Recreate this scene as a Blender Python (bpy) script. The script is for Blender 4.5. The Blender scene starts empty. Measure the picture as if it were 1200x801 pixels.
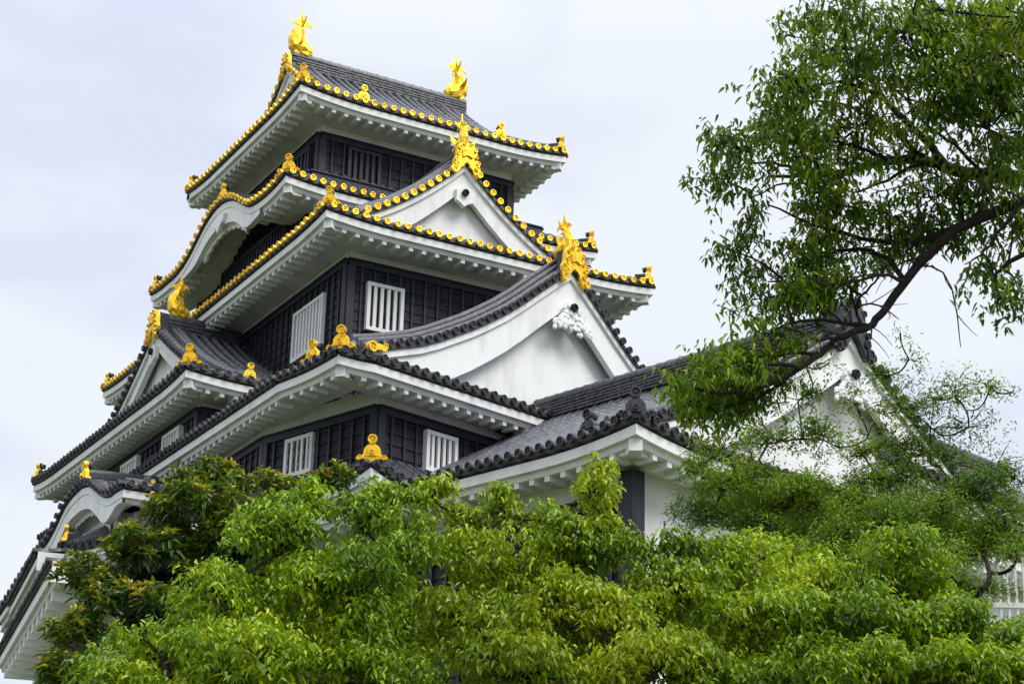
import bpy, math, random
import numpy as np
from mathutils import Matrix, Vector

random.seed(7)
RNG = np.random.default_rng(11)
scene = bpy.context.scene
COL = scene.collection

# ------------------------------------------------------------------ camera
# world axes: X runs along the right-hand facade, Y along the left-hand facade
W_PX, CXP, CYP, FPX = 1200.0, 600.0, 400.5, 2200.0
def _d(px, py):
    v = np.array([px - CXP, py - CYP, FPX]); return v / np.linalg.norm(v)
_a, _b = _d(-735, 1160), _d(4734, 1296)
_m = _b + _a; _m /= np.linalg.norm(_m)
_n = _b - _a; _n -= _n @ _m * _m; _n /= np.linalg.norm(_n)
_X = (_m + _n) / math.sqrt(2); _Y = (_m - _n) / math.sqrt(2); _Z = np.cross(_X, _Y)
RW = np.array([_X, _Y, _Z])                      # camera (x right, y down, z forward) -> world
def ray(px, py): return RW @ np.array([px - CXP, py - CYP, FPX]) / FPX
def at(px, py, dist):
    r = ray(px, py); return r / np.linalg.norm(r) * dist

cd = bpy.data.cameras.new('camera'); cam = bpy.data.objects.new('camera', cd); COL.objects.link(cam)
cd.sensor_width = 36.0; cd.lens = 36.0 * FPX / W_PX; cd.clip_start = 0.1; cd.clip_end = 3000
_r, _u, _k = RW @ np.array([1., 0, 0]), RW @ np.array([0, -1., 0]), RW @ np.array([0, 0, -1.])
cam.matrix_world = Matrix(((_r[0], _u[0], _k[0], 0), (_r[1], _u[1], _k[1], 0), (_r[2], _u[2], _k[2], 0), (0, 0, 0, 1)))
scene.camera = cam

# ------------------------------------------------------------------ sky, sun, exposure
SUN_AZ = math.radians(-62.0)       # direction towards the sun in the XY plane
SUN_EL = math.radians(48.0)
world = bpy.data.worlds.new('World'); scene.world = world; world.use_nodes = True
nt = world.node_tree; nt.nodes.clear()
out = nt.nodes.new('ShaderNodeOutputWorld'); bg = nt.nodes.new('ShaderNodeBackground')
sky = nt.nodes.new('ShaderNodeTexSky'); sky.sky_type = 'NISHITA'; sky.sun_disc = False
sky.sun_elevation = SUN_EL; sky.sun_rotation = math.pi / 2 - SUN_AZ
tc = nt.nodes.new('ShaderNodeTexCoord')
sep = nt.nodes.new('ShaderNodeSeparateXYZ'); nt.links.new(tc.outputs['Generated'], sep.inputs[0])
# overcast: about three times as bright overhead as at the horizon
mr = nt.nodes.new('ShaderNodeMapRange'); mr.inputs['From Min'].default_value = 0.48; mr.inputs['From Max'].default_value = 1.0
mr.inputs['To Min'].default_value = 10.1; mr.inputs['To Max'].default_value = 24.0
nt.links.new(sep.outputs['Z'], mr.inputs['Value'])
mp = nt.nodes.new('ShaderNodeMapping'); mp.inputs['Scale'].default_value = (1, 1, 2.2); nt.links.new(tc.outputs['Generated'], mp.inputs[0])
nz = nt.nodes.new('ShaderNodeTexNoise'); nz.inputs['Scale'].default_value = 5.0; nz.inputs['Detail'].default_value = 5; nz.inputs['Roughness'].default_value = .45
nt.links.new(mp.outputs[0], nz.inputs['Vector'])
cr = nt.nodes.new('ShaderNodeValToRGB')
cr.color_ramp.elements[0].position = 0.40; cr.color_ramp.elements[0].color = (0.735, 0.79, 0.955, 1)
cr.color_ramp.elements[1].position = 0.56; cr.color_ramp.elements[1].color = (0.885, 0.93, .99, 1)
nt.links.new(nz.outputs['Fac'], cr.inputs[0])
vm = nt.nodes.new('ShaderNodeVectorMath'); vm.operation = 'SCALE'
nt.links.new(cr.outputs[0], vm.inputs[0]); nt.links.new(mr.outputs[0], vm.inputs['Scale'])
mx = nt.nodes.new('ShaderNodeMixRGB'); mx.inputs[0].default_value = 0.95
nt.links.new(sky.outputs[0], mx.inputs[1]); nt.links.new(vm.outputs[0], mx.inputs[2])
nt.links.new(mx.outputs[0], bg.inputs['Color']); bg.inputs['Strength'].default_value = 0.10
nt.links.new(bg.outputs[0], out.inputs[0])

sd = bpy.data.lights.new('sun', 'SUN'); sd.energy = 2.7; sd.angle = math.radians(28); sd.color = (1.0, 0.965, 0.91)
so = bpy.data.objects.new('sun', sd); COL.objects.link(so)
so.rotation_euler = Vector((-math.cos(SUN_AZ) * math.cos(SUN_EL), -math.sin(SUN_AZ) * math.cos(SUN_EL), -math.sin(SUN_EL))).to_track_quat('-Z', 'Y').to_euler()
so.location = (0, -20, 60)
scene.view_settings.view_transform = 'Standard'; scene.view_settings.look = 'None'
scene.view_settings.exposure = 0.02; scene.view_settings.gamma = 1.0
scene.render.engine = 'CYCLES'

# ------------------------------------------------------------------ materials
def mat(name, color, rough=0.7, metal=0.0, var=0.12, scale=3.0, bump=0.0, bscale=30.0, spec=0.5, stain=None, stretch=None):
    m = bpy.data.materials.new(name); m.use_nodes = True; t = m.node_tree; N = t.nodes; L = t.links
    b = N['Principled BSDF']; b.inputs['Roughness'].default_value = rough; b.inputs['Metallic'].default_value = metal
    b.inputs['Specular IOR Level'].default_value = spec
    c = N.new('ShaderNodeTexCoord'); mpn = N.new('ShaderNodeMapping'); L.new(c.outputs['Object'], mpn.inputs[0])
    if stretch: mpn.inputs['Scale'].default_value = stretch
    n = N.new('ShaderNodeTexNoise'); n.inputs['Scale'].default_value = scale; n.inputs['Detail'].default_value = 6; n.inputs['Roughness'].default_value = .6
    L.new(mpn.outputs[0], n.inputs['Vector'])
    r = N.new('ShaderNodeValToRGB'); r.color_ramp.elements[0].position = .3; r.color_ramp.elements[1].position = .7
    lo = tuple(max(0, x * (1 - var)) for x in color) + (1,); hi = tuple(min(1, x * (1 + var)) for x in color) + (1,)
    r.color_ramp.elements[0].color = lo; r.color_ramp.elements[1].color = hi
    L.new(n.outputs['Fac'], r.inputs[0]); last = r.outputs[0]
    if stain:
        col, amt, sc, st = stain
        m2 = N.new('ShaderNodeMapping'); m2.inputs['Scale'].default_value = st; L.new(c.outputs['Object'], m2.inputs[0])
        n2 = N.new('ShaderNodeTexNoise'); n2.inputs['Scale'].default_value = sc; n2.inputs['Detail'].default_value = 5; L.new(m2.outputs[0], n2.inputs['Vector'])
        r2 = N.new('ShaderNodeValToRGB'); r2.color_ramp.elements[0].position = .5; r2.color_ramp.elements[1].position = .75
        r2.color_ramp.elements[0].color = (0, 0, 0, 1); r2.color_ramp.elements[1].color = (amt, amt, amt, 1)
        L.new(n2.outputs['Fac'], r2.inputs[0])
        x = N.new('ShaderNodeMixRGB'); L.new(r2.outputs[0], x.inputs[0]); L.new(last, x.inputs[1]); x.inputs[2].default_value = tuple(col) + (1,)
        last = x.outputs[0]
    L.new(last, b.inputs['Base Color'])
    if bump:
        n3 = N.new('ShaderNodeTexNoise'); n3.inputs['Scale'].default_value = bscale; n3.inputs['Detail'].default_value = 4; L.new(mpn.outputs[0], n3.inputs['Vector'])
        bp = N.new('ShaderNodeBump'); bp.inputs['Strength'].default_value = bump; bp.inputs['Distance'].default_value = .03
        L.new(n3.outputs['Fac'], bp.inputs['Height']); L.new(bp.outputs[0], b.inputs['Normal'])
    return m

M = {}
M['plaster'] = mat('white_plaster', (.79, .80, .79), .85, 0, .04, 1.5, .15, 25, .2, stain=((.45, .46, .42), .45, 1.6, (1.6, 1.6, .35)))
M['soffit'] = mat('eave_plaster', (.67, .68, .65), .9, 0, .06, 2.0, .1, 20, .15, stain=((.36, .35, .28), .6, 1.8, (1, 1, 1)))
M['board'] = mat('black_lacquered_board', (.010, .0115, .018), .5, 0, .45, 4.5, .35, 60, .3, stain=((.045, .048, .058), .7, 3, (3, 3, .5)), stretch=(1, 1, 3))
M['post'] = mat('black_post', (.017, .020, .031), .45, 0, .3, 3, .2, 40, .35, stretch=(4, 4, .6))
M['dark'] = mat('dark_opening', (.006, .006, .008), .8, 0, .2)
M['tile_row'] = mat('tile_rows_sky_lightened', (.098, .101, .113), .34, 0, .60, 6.0, .3, 30, .55, stain=((.19, .19, .20), .6, 7, (1, 1, 1)))  # paler copy of the tile: sky reflection on the rows put into the colour
M['tile'] = mat('roof_tile_gap_shaded', (.015, .0155, .018), .5, 0, .38, 5.0, .3, 30, .55, stain=((.15, .15, .16), .55, 6, (1, 1, 1)))  # near-black copy for the bed: shade between tile rows put into the colour
M['ridge_tile'] = mat('ridge_tile', (.056, .058, .066), .38, 0, .55, 7.0, .3, 30, .55, stain=((.17, .17, .18), .5, 9, (1, 1, 1)))
M['tile_end'] = mat('dark_tile_end', (.030, .030, .034), .5, 0, .4, 9.0, .3, 60, .5)
M['bed'] = mat('tile_bed_shadowed_joint', (.035, .036, .040), .6, 0, .3, 4.0, .3, 30, .4)
M['gold'] = mat('gold_leaf', (1.0, .60, .03), .32, .62, .12, 9.0, .5, 34, .6, stain=((.50, .20, .01), .75, 7, (1, 1, 1)))
M['stone'] = mat('castle_stone', (.30, .28, .25), .9, 0, .35, 1.4, .6, 6, .2)
M['bark'] = mat('bark', (.060, .048, .038), .9, 0, .35, 10, .6, 30, .2)
M['bark_dark'] = mat('dark_bark', (.030, .024, .022), .9, 0, .35, 10, .6, 30, .2)
M['earth'] = mat('grassy_earth', (.085, .10, .045), .95, 0, .4, .5, .4, 8, .1)

def leaf_mat(name, cols, trans=.34, rough=.42, nscale=.9):
    m = bpy.data.materials.new(name); m.use_nodes = True; t = m.node_tree; N = t.nodes; L = t.links
    b = N['Principled BSDF']; o = N['Material Output']; b.inputs['Roughness'].default_value = rough; b.inputs['Specular IOR Level'].default_value = .45
    g = N.new('ShaderNodeNewGeometry'); c = N.new('ShaderNodeTexCoord'); n = N.new('ShaderNodeTexNoise'); n.inputs['Scale'].default_value = nscale; n.inputs['Detail'].default_value = 3
    L.new(c.outputs['Object'], n.inputs['Vector'])
    mrn = N.new('ShaderNodeMapRange'); mrn.inputs['From Min'].default_value = .3; mrn.inputs['From Max'].default_value = .7; L.new(n.outputs['Fac'], mrn.inputs['Value'])
    mi = N.new('ShaderNodeMath'); mi.operation = 'MULTIPLY'; mi.inputs[1].default_value = .5; L.new(g.outputs['Random Per Island'], mi.inputs[0])
    ad = N.new('ShaderNodeMath'); ad.operation = 'MULTIPLY_ADD'; ad.inputs[1].default_value = .5; L.new(mrn.outputs[0], ad.inputs[0]); L.new(mi.outputs[0], ad.inputs[2])
    r = N.new('ShaderNodeValToRGB'); els = r.color_ramp.elements
    for i, (p, col) in enumerate(cols):
        e = els[i] if i < 2 else els.new(p)
        e.position = p; e.color = tuple(col) + (1,)
    L.new(ad.outputs[0], r.inputs[0]); L.new(r.outputs[0], b.inputs['Base Color'])
    tr = N.new('ShaderNodeBsdfTranslucent'); L.new(r.outputs[0], tr.inputs['Color'])
    ms = N.new('ShaderNodeMixShader'); ms.inputs[0].default_value = trans
    L.new(b.outputs[0], ms.inputs[1]); L.new(tr.outputs[0], ms.inputs[2]); L.new(ms.outputs[0], o.inputs['Surface'])
    return m
M['leaf_fresh'] = leaf_mat('fresh_green_leaves', [(.05, (.035, .10, .008)), (.95, (.64, .70, .03)), (.45, (.19, .33, .010)), (.7, (.40, .53, .014))])
M['leaf_yellow'] = leaf_mat('yellow_green_leaves', [(.05, (.05, .12, .008)), (.95, (.70, .70, .03)), (.5, (.28, .41, .012))])
M['leaf_deep'] = leaf_mat('deep_green_leaves', [(.05, (.018, .055, .012)), (.95, (.20, .28, .025)), (.55, (.07, .135, .014))])
M['leaf_maple'] = leaf_mat('maple_leaves', [(.05, (.02, .06, .008)), (.95, (.40, .50, .03)), (.5, (.125, .24, .012))], .42)
M['leaf_over'] = leaf_mat('overhanging_leaves', [(.05, (.014, .04, .006)), (.95, (.42, .52, .02)), (.6, (.12, .23, .008))], .42)
M['leaf_rust'] = leaf_mat('leathery_leaves', [(.05, (.030, .065, .015)), (.95, (.85, .42, .03)), (.45, (.22, .28, .02)), (.75, (.52, .46, .03))], .25, .35, 2.2)

# ------------------------------------------------------------------ mesh builder
class MB:
    def __init__(s): s.v = []; s.f = []; s.n = 0; s.marks = []
    def add(s, verts, faces):
        verts = [tuple(map(float, p)) for p in verts]
        s.v.extend(verts); s.f.extend([tuple(i + s.n for i in fc) for fc in faces]); s.n += len(verts)
    def box(s, c, ax, ay, az):
        c, ax, ay, az = map(np.asarray, (c, ax, ay, az))
        vs = [c + i * ax + j * ay + k * az for k in (-1, 1) for j in (-1, 1) for i in (-1, 1)]
        s.add(vs, [(0, 2, 3, 1), (4, 5, 7, 6), (0, 1, 5, 4), (2, 6, 7, 3), (0, 4, 6, 2), (1, 3, 7, 5)])
    def quad(s, a, b, c, d): s.add([a, b, c, d], [(0, 1, 2, 3)])
    def grid(s, P):
        ni, nj = len(P), len(P[0]); vs = [p for row in P for p in row]
        s.add(vs, [(i * nj + j, (i + 1) * nj + j, (i + 1) * nj + j + 1, i * nj + j + 1) for i in range(ni - 1) for j in range(nj - 1)])
    def sweep(s, path, prof, side=None, cap=True, closed_prof=True, scale=None):
        """prof: list of (sideways, up); sideways = to the right of the walking direction, mitred at bends"""
        P = [np.asarray(p, float) for p in path]; n = len(P); up = np.array([0, 0, 1.])
        segs = []
        for i in range(n - 1):
            d = P[i + 1] - P[i]; h = np.array([d[1], -d[0], 0.]); l = np.linalg.norm(h)
            segs.append(h / l if l > 1e-6 else None)
        for i in range(len(segs)):
            if segs[i] is None: segs[i] = segs[i - 1] if i and segs[i - 1] is not None else np.array([1., 0, 0])
        vs = []; m = len(prof)
        for i in range(n):
            a = segs[max(i - 1, 0)]; b = segs[min(i, n - 2)]
            if side is not None: sv = np.asarray(side, float)
            else:
                sv = a + b; sv /= np.linalg.norm(sv); sv = sv / max(.3, sv @ a)
            k = 1 if scale is None else scale[i]
            for (x, z) in prof: vs.append(P[i] + sv * x * k + up * z * k)
        fs = []
        mm = m if closed_prof else m - 1
        for i in range(n - 1):
            for j in range(mm):
                j2 = (j + 1) % m; fs.append((i * m + j, i * m + j2, (i + 1) * m + j2, (i + 1) * m + j))
        if cap and closed_prof: fs.append(tuple(range(m))); fs.append(tuple((n - 1) * m + j for j in reversed(range(m))))
        s.add(vs, fs)
    def tube(s, path, rad, k=6, cap=True):
        P = [np.asarray(p, float) for p in path]; n = len(P)
        if np.isscalar(rad): rad = [rad] * n
        vs = []; ref = np.array([0.13, .27, 1.])
        for i in range(n):
            t = P[min(i + 1, n - 1)] - P[max(i - 1, 0)]; t /= (np.linalg.norm(t) + 1e-9)
            a = np.cross(t, ref); a /= (np.linalg.norm(a) + 1e-9); b = np.cross(t, a)
            for j in range(k):
                an = 2 * math.pi * j / k; vs.append(P[i] + rad[i] * (a * math.cos(an) + b * math.sin(an)))
        fs = [(i * k + j, i * k + (j + 1) % k, (i + 1) * k + (j + 1) % k, (i + 1) * k + j) for i in range(n - 1) for j in range(k)]
        if cap: fs.append(tuple(range(k))); fs.append(tuple((n - 1) * k + j for j in reversed(range(k))))
        s.add(vs, fs)
    def disc(s, c, nrm, r, t, k=12):
        """round tile end: a short cylinder facing nrm with a raised rim"""
        c = np.asarray(c, float); nrm = np.asarray(nrm, float) / np.linalg.norm(nrm)
        a = np.cross(nrm, (0, 0, 1.)); a /= np.linalg.norm(a); b = np.cross(a, nrm)
        rings = [(r, -t), (r, t), (r * .72, t), (r * .66, t * .35), (r * .3, t * .35), (r * .2, t * .9)]
        vs = [c + nrm * d + q * (a * math.cos(2 * math.pi * j / k) + b * math.sin(2 * math.pi * j / k)) for q, d in rings for j in range(k)]
        fs = [(i * k + j, i * k + (j + 1) % k, (i + 1) * k + (j + 1) % k, (i + 1) * k + j) for i in range(len(rings) - 1) for j in range(k)]
        fs.append(tuple((len(rings) - 1) * k + j for j in range(k)))
        s.add(vs, fs)
    def lump(s, c, ax, ay, az, nu=8, nv=5):
        c = np.asarray(c, float); vs = [c + az]; 
        for i in range(1, nv):
            th_ = math.pi * i / nv
            for j in range(nu):
                ph_ = 2 * math.pi * j / nu; vs.append(c + math.sin(th_) * (math.cos(ph_) * ax + math.sin(ph_) * ay) + math.cos(th_) * az)
        vs.append(c - az); fs = [(0, 1 + j, 1 + (j + 1) % nu) for j in range(nu)]
        for i in range(nv - 2):
            for j in range(nu): a = 1 + i * nu + j; b = 1 + i * nu + (j + 1) % nu; fs.append((a, a + nu, b + nu, b))
        l = 1 + (nv - 2) * nu; e = len(vs) - 1; fs += [(l + (j + 1) % nu, l + j, e) for j in range(nu)]
        s.add(vs, fs)
    def plate(s, outline, c, right, nrm, thick, up=(0, 0, 1), bevel=.0):
        """extruded outline (x right, y up) facing nrm"""
        c, right, nrm, up = (np.asarray(q, float) for q in (c, right, nrm, up))
        n = len(outline); vs = []
        cx = sum(p[0] for p in outline) / n; cy = sum(p[1] for p in outline) / n
        for d, sc in ((-thick / 2, 1), (thick / 2 - bevel, 1), (thick / 2, 1 - bevel * 1.5)):
            for x, y in outline: vs.append(c + right * (cx + (x - cx) * sc) + up * (cy + (y - cy) * sc) + nrm * d)
        fs = [(r_ * n + j, r_ * n + (j + 1) % n, (r_ + 1) * n + (j + 1) % n, (r_ + 1) * n + j) for r_ in range(2) for j in range(n)]
        fs.append(tuple(reversed(range(n)))); fs.append(tuple(2 * n + j for j in range(n)))
        s.add(vs, fs)
    def mark(s, c, nrm): s.marks.append((len(s.v), len(s.f), np.asarray(c, float), np.asarray(nrm, float)))
    def build(s, name, m, parent=None, smooth=False, label=None):
        me = bpy.data.meshes.new(name); me.from_pydata(s.v, [], s.f); me.materials.append(m if not isinstance(m, str) else M[m])
        if smooth: me.polygons.foreach_set('use_smooth', [True] * len(me.polygons))
        me.update(); o = bpy.data.objects.new(name, me); COL.objects.link(o)
        if parent is not None: o.parent = parent
        if label: o['label'] = label
        return o

def tag(o, label=None, cat=None, group=None, kind=None):
    if label: o['label'] = label
    if cat: o['category'] = cat
    if group: o['group'] = group
    if kind: o['kind'] = kind
    return o
def empty(name, loc=(0, 0, 0)):
    o = bpy.data.objects.new(name, None); o.empty_display_size = .5; COL.objects.link(o); o.location = loc
    return o
def root_at(name, loc):
    """an empty at the thing's base; children keep world coordinates"""
    o = empty(name, loc); o['_off'] = tuple(loc); return o
def settle():
    # children were built in world coordinates: cancel the root's offset once
    for o in list(COL.objects):
        if o.parent is not None and o.parent.parent is None and '_off' in o.parent:
            o.matrix_parent_inverse = Matrix.Translation(-Vector(o.parent['_off'][:]))
    for o in list(COL.objects):
        if '_off' in o: del o['_off']

PH = math.radians(15)
UW = np.array([math.cos(PH), math.sin(PH), 0]); VW = np.array([-math.sin(PH), math.cos(PH), 0])
EX = np.array([1., 0, 0]); EY = np.array([0, 1., 0]); EZ = np.array([0, 0, 1.])
def uv(u, v, z=0): return UW * u + VW * v + EZ * z

# ------------------------------------------------------------------ roof pieces
PITCH = .285
TH = .12          # tile bed stands this much above the white fascia

POOL = {}
def flush_pool(limit=100):
    # single pieces: the ones that show largest become sub-parts of their roof, the rest of each roof one mesh
    for name, items in POOL.items():
        sc_ = []
        for it, (mb, mt, par) in enumerate(items):
            for k_, (v0, f0, c, nrm) in enumerate(mb.marks):
                q = RW.T @ c
                x, y = CXP + FPX * q[0] / q[2], CYP + FPX * q[1] / q[2]
                vis = -10 <= x <= 1210 and -10 <= y <= 600 and nrm @ (-c) > 0
                sc_.append(((1 if vis else 0), 1 / np.linalg.norm(c), it, k_))
        # spread the budget over the roofs
        byit = {}
        for v, d, it, k_ in sorted(sc_, reverse=True):
            if v: byit.setdefault(it, []).append(k_)
        chosen = set(); i = 0
        while len(chosen) < limit and any(len(l) > i for l in byit.values()):
            for it, l in byit.items():
                if len(l) > i and len(chosen) < limit: chosen.add((it, l[i]))
            i += 1
        for it, (mb, mt, par) in enumerate(items):
            rest = MB(); mk = mb.marks + [(len(mb.v), len(mb.f), None, None)]
            for k_ in range(len(mb.marks)):
                v0, f0 = mk[k_][:2]; v1, f1 = mk[k_ + 1][:2]
                vs = mb.v[v0:v1]; fs = [tuple(i_ - v0 for i_ in f) for f in mb.f[f0:f1]]
                if (it, k_) in chosen:
                    o = MB(); o.add(vs, fs); o.build(name, mt, par)
                else: rest.add(vs, fs)
            if rest.n: tag(rest.build(name, mt, par), kind='stuff')
    POOL.clear()

class Roof:
    """collects one roof's meshes; build() hangs them under the roof part"""
    def __init__(s, gold=True):
        s.bed = MB(); s.ribs = MB(); s.ends = MB(); s.fascia = MB(); s.raft = MB(); s.soff = MB(); s.ridge = MB()
        s.wall = MB(); s.barge = MB(); s.pend = MB(); s.dark = MB(); s.orn = MB(); s.orn_back = MB(); s.plain_ends = MB(); s.gold = gold
        s.fish = []; s.kinds = []
    def build(s, keep, label=None, ornaments_gold=True):
        r = s.bed.build('roof', 'tile', keep, label=label)
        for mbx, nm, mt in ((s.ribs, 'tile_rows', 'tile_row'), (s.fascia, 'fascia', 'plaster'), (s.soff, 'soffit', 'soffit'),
                            (s.ridge, 'ridge', 'ridge_tile'), (s.wall, 'gable_wall', 'plaster'), (s.barge, 'bargeboard', 'plaster'), (s.pend, 'gable_pendant', 'plaster'),
                            (s.dark, 'pendant_boss', 'dark'), (s.orn_back, 'ridge_end_tiles', 'tile_end')):
            if mbx.n: mbx.build(nm, mt, r, smooth=(nm in ('tile_rows',)))
        if s.raft.n: POOL.setdefault('rafter', []).append((s.raft, 'plaster', r))
        if s.ends.n: POOL.setdefault('gold_tile_end' if s.gold else 'dark_tile_end', []).append((s.ends, 'gold' if s.gold else 'tile_end', r))
        if s.plain_ends.n: POOL.setdefault('dark_tile_end', []).append((s.plain_ends, 'tile_end', r))
        for mbx in s.kinds: mbx.build('ridge_end_ornament', 'gold' if ornaments_gold else 'tile_end', r)
        for mbx in s.fish: mbx.build('fish_finial', 'gold', r, smooth=False)
        return r

def zprof(rise, H, curve=.25):
    """roof height gained at inward distance d: concave"""
    return lambda d: rise * ((1 - curve) * d / H + curve * (d / H) ** 2)

def corner_lift(L, h0, h1, ls=2.0):
    def f(t):
        z = 0
        if h0 and t < ls: z += h0 * (1 - t / ls) ** 2
        if h1 and L - t < ls: z += h1 * (1 - (L - t) / ls) ** 2
        return z
    return f

def rib(mb, pts, side, r, course=.36):
    """half-round tile row stepped at each tile"""
    pts = [np.asarray(p, float) for p in pts]
    # resample
    ds = [0.]
    for a, b in zip(pts, pts[1:]): ds.append(ds[-1] + np.linalg.norm(b - a))
    L = ds[-1]
    if L < .05: return
    n = max(1, int(round(L / course)))
    arr = np.array(pts)
    def P(t): return np.array([np.interp(t, ds, arr[:, k]) for k in range(3)])
    K = 5
    for i in range(n):
        a, b = P(L * i / n), P(L * (i + 1) / n)
        t = b - a; t /= np.linalg.norm(t); nn = np.cross(side, t)
        if nn[2] < 0: nn = -nn
        vs = []
        for q, rr, off in ((a, r * 1.02, .006), (b, r * .985, .004)):
            for j in range(K + 1):
                an = math.pi * j / K; vs.append(q + side * rr * math.cos(an) + nn * (rr * math.sin(an) * 1.3 + off))
        fs = [(j, j + 1, K + 2 + j, K + 1 + j) for j in range(K)]
        fs.append(tuple(range(K + 1)))
        mb.add(vs, fs)

def roof_face(R, A, B, inw, prof, pieces, z_at=None, lift=None, pitch=PITCH, rr=.070, disc=True, decay=1.6, off=.06, nd=8, rib_from=0.0, rib_to=None, plain=False):
    """A,B: plan+z of the eave line (white fascia's top). inw: inward horizontal unit. pieces: list of (s0,s1,fn(s)->dmax)"""
    A = np.asarray(A, float); B = np.asarray(B, float); L = np.linalg.norm((B - A)[:2]); t = (B - A) / L
    th = np.array([t[0], t[1], 0])
    lift = lift or (lambda s: 0)
    def S(s, d): return A + t * s + inw * (d - off) + EZ * (TH + prof(max(d, 0)) + lift(s) * max(0, 1 - d / decay) if decay else TH + prof(max(d, 0)) + lift(s))
    for s0, s1, fn in pieces:
        n = max(1, int((s1 - s0) / .3)); rows = []
        for i in range(n + 1):
            s = s0 + (s1 - s0) * i / n; dm = max(fn(s), 0)
            rows.append([S(s, dm * k / nd) for k in range(nd + 1)])
        R.bed.grid(rows)
    # tile edge: dark band under the first course
    n = max(2, int(L / .15)); rows = []
    for i in range(n + 1):
        s = L * i / n; p = S(s, 0); wave = .02 * math.cos(2 * math.pi * s / pitch)
        rows.append([p + EZ * .01, p - EZ * (.07 - wave), p - EZ * (.10 - wave) + inw * .10])
    R.orn_back.grid(rows)
    k = int(round(L / pitch))
    for i in range(k + 1):
        s = (L - (k - 1) * pitch) / 2 + (i) * pitch if False else pitch * .5 + i * (L - pitch) / max(1, k - 1)
        if s > L: break
        if s < rib_from or (rib_to is not None and s > rib_to): continue
        dm = None
        for s0, s1, fn in pieces:
            if s0 - 1e-6 <= s <= s1 + 1e-6: dm = fn(s) if dm is None else max(dm, fn(s))
        if dm is None: continue
        if dm > .12: jt = random.uniform(-.006, .010); rib(R.ribs, [S(s + random.uniform(-.005, .005), dm * q / nd) + EZ * (.005 + jt) for q in range(nd + 1)], th, rr * random.uniform(.96, 1.04))
        if disc:
            e_ = R.plain_ends if plain else R.ends; e_.mark(S(s, 0), -inw)
            e_.disc(S(s, 0) - inw * (.03 + random.uniform(-.008, .008)) + EZ * (.035 + random.uniform(-.007, .007)) + th * random.uniform(-.008, .008), -inw + th * random.uniform(-.06, .06) + EZ * random.uniform(-.06, .06), .082 * min(1, pitch / .25) * random.uniform(.96, 1.04), .035)
    return S

def eave_under(R, path, lifts, overhang, raft_pitch=.36, hfas=.17, ends=True, big=False, inner_drop=.0):
    """white fascia, second board, rafter ends and soffit along an eave path of corner points (outer white top edge).
    path walks so that the building lies to the LEFT. lifts: per segment lift(s)."""
    n = len(path) - 1; P = [np.asarray(p, float) for p in path]
    full = []
    for i in range(n):
        L = np.linalg.norm((P[i + 1] - P[i])[:2]); t = (P[i + 1] - P[i]) / L; k = max(2, int(L / .3))
        for j in range(k + (1 if i == n - 1 else 0)):
            s = L * j / k; full.append(P[i] + t * s + EZ * lifts[i](s))
    # profile: x>0 is to the right = outside
    R.fascia.sweep(full, [(0, 0), (0, -hfas), (-.09, -hfas), (-.09, 0)])
    R.fascia.sweep(full, [(-.092, -.02), (-.092, -hfas - .035), (-.115, -hfas - .10), (-.24, -hfas - .10), (-.24, -.02)])
    # soffit
    zb = hfas + .085
    so_path = full
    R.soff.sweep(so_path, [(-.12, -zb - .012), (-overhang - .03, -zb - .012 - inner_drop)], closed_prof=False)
    for i in range(n):
        L = np.linalg.norm((P[i + 1] - P[i])[:2]); t = (P[i + 1] - P[i]) / L; th = np.array([t[0], t[1], 0]); inw = np.array([-t[1], t[0], 0])
        k = int(L / raft_pitch)
        for j in range(k):
            s = (L - (k - 1) * raft_pitch) / 2 + j * raft_pitch
            w, h, ln = (.055, .055, .20)
            if big: w, h, ln = (.15, .13, .42)
            d0 = .13
            c = P[i] + t * s + inw * (d0 + ln) + EZ * (lifts[i](s) - zb - h)
            R.raft.mark(c, -inw); R.raft.box(c, th * w, inw * ln, EZ * h)

def hip_beam(R, corner, inw_diag, lift):
    c = np.asarray(corner, float) + EZ * (lift - .17 - .10) + inw_diag * .36
    s = np.array([-inw_diag[1], inw_diag[0], 0])
    R.raft.mark(c, -inw_diag); R.raft.box(c, inw_diag * .22, s * .11, EZ * .13)

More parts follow.
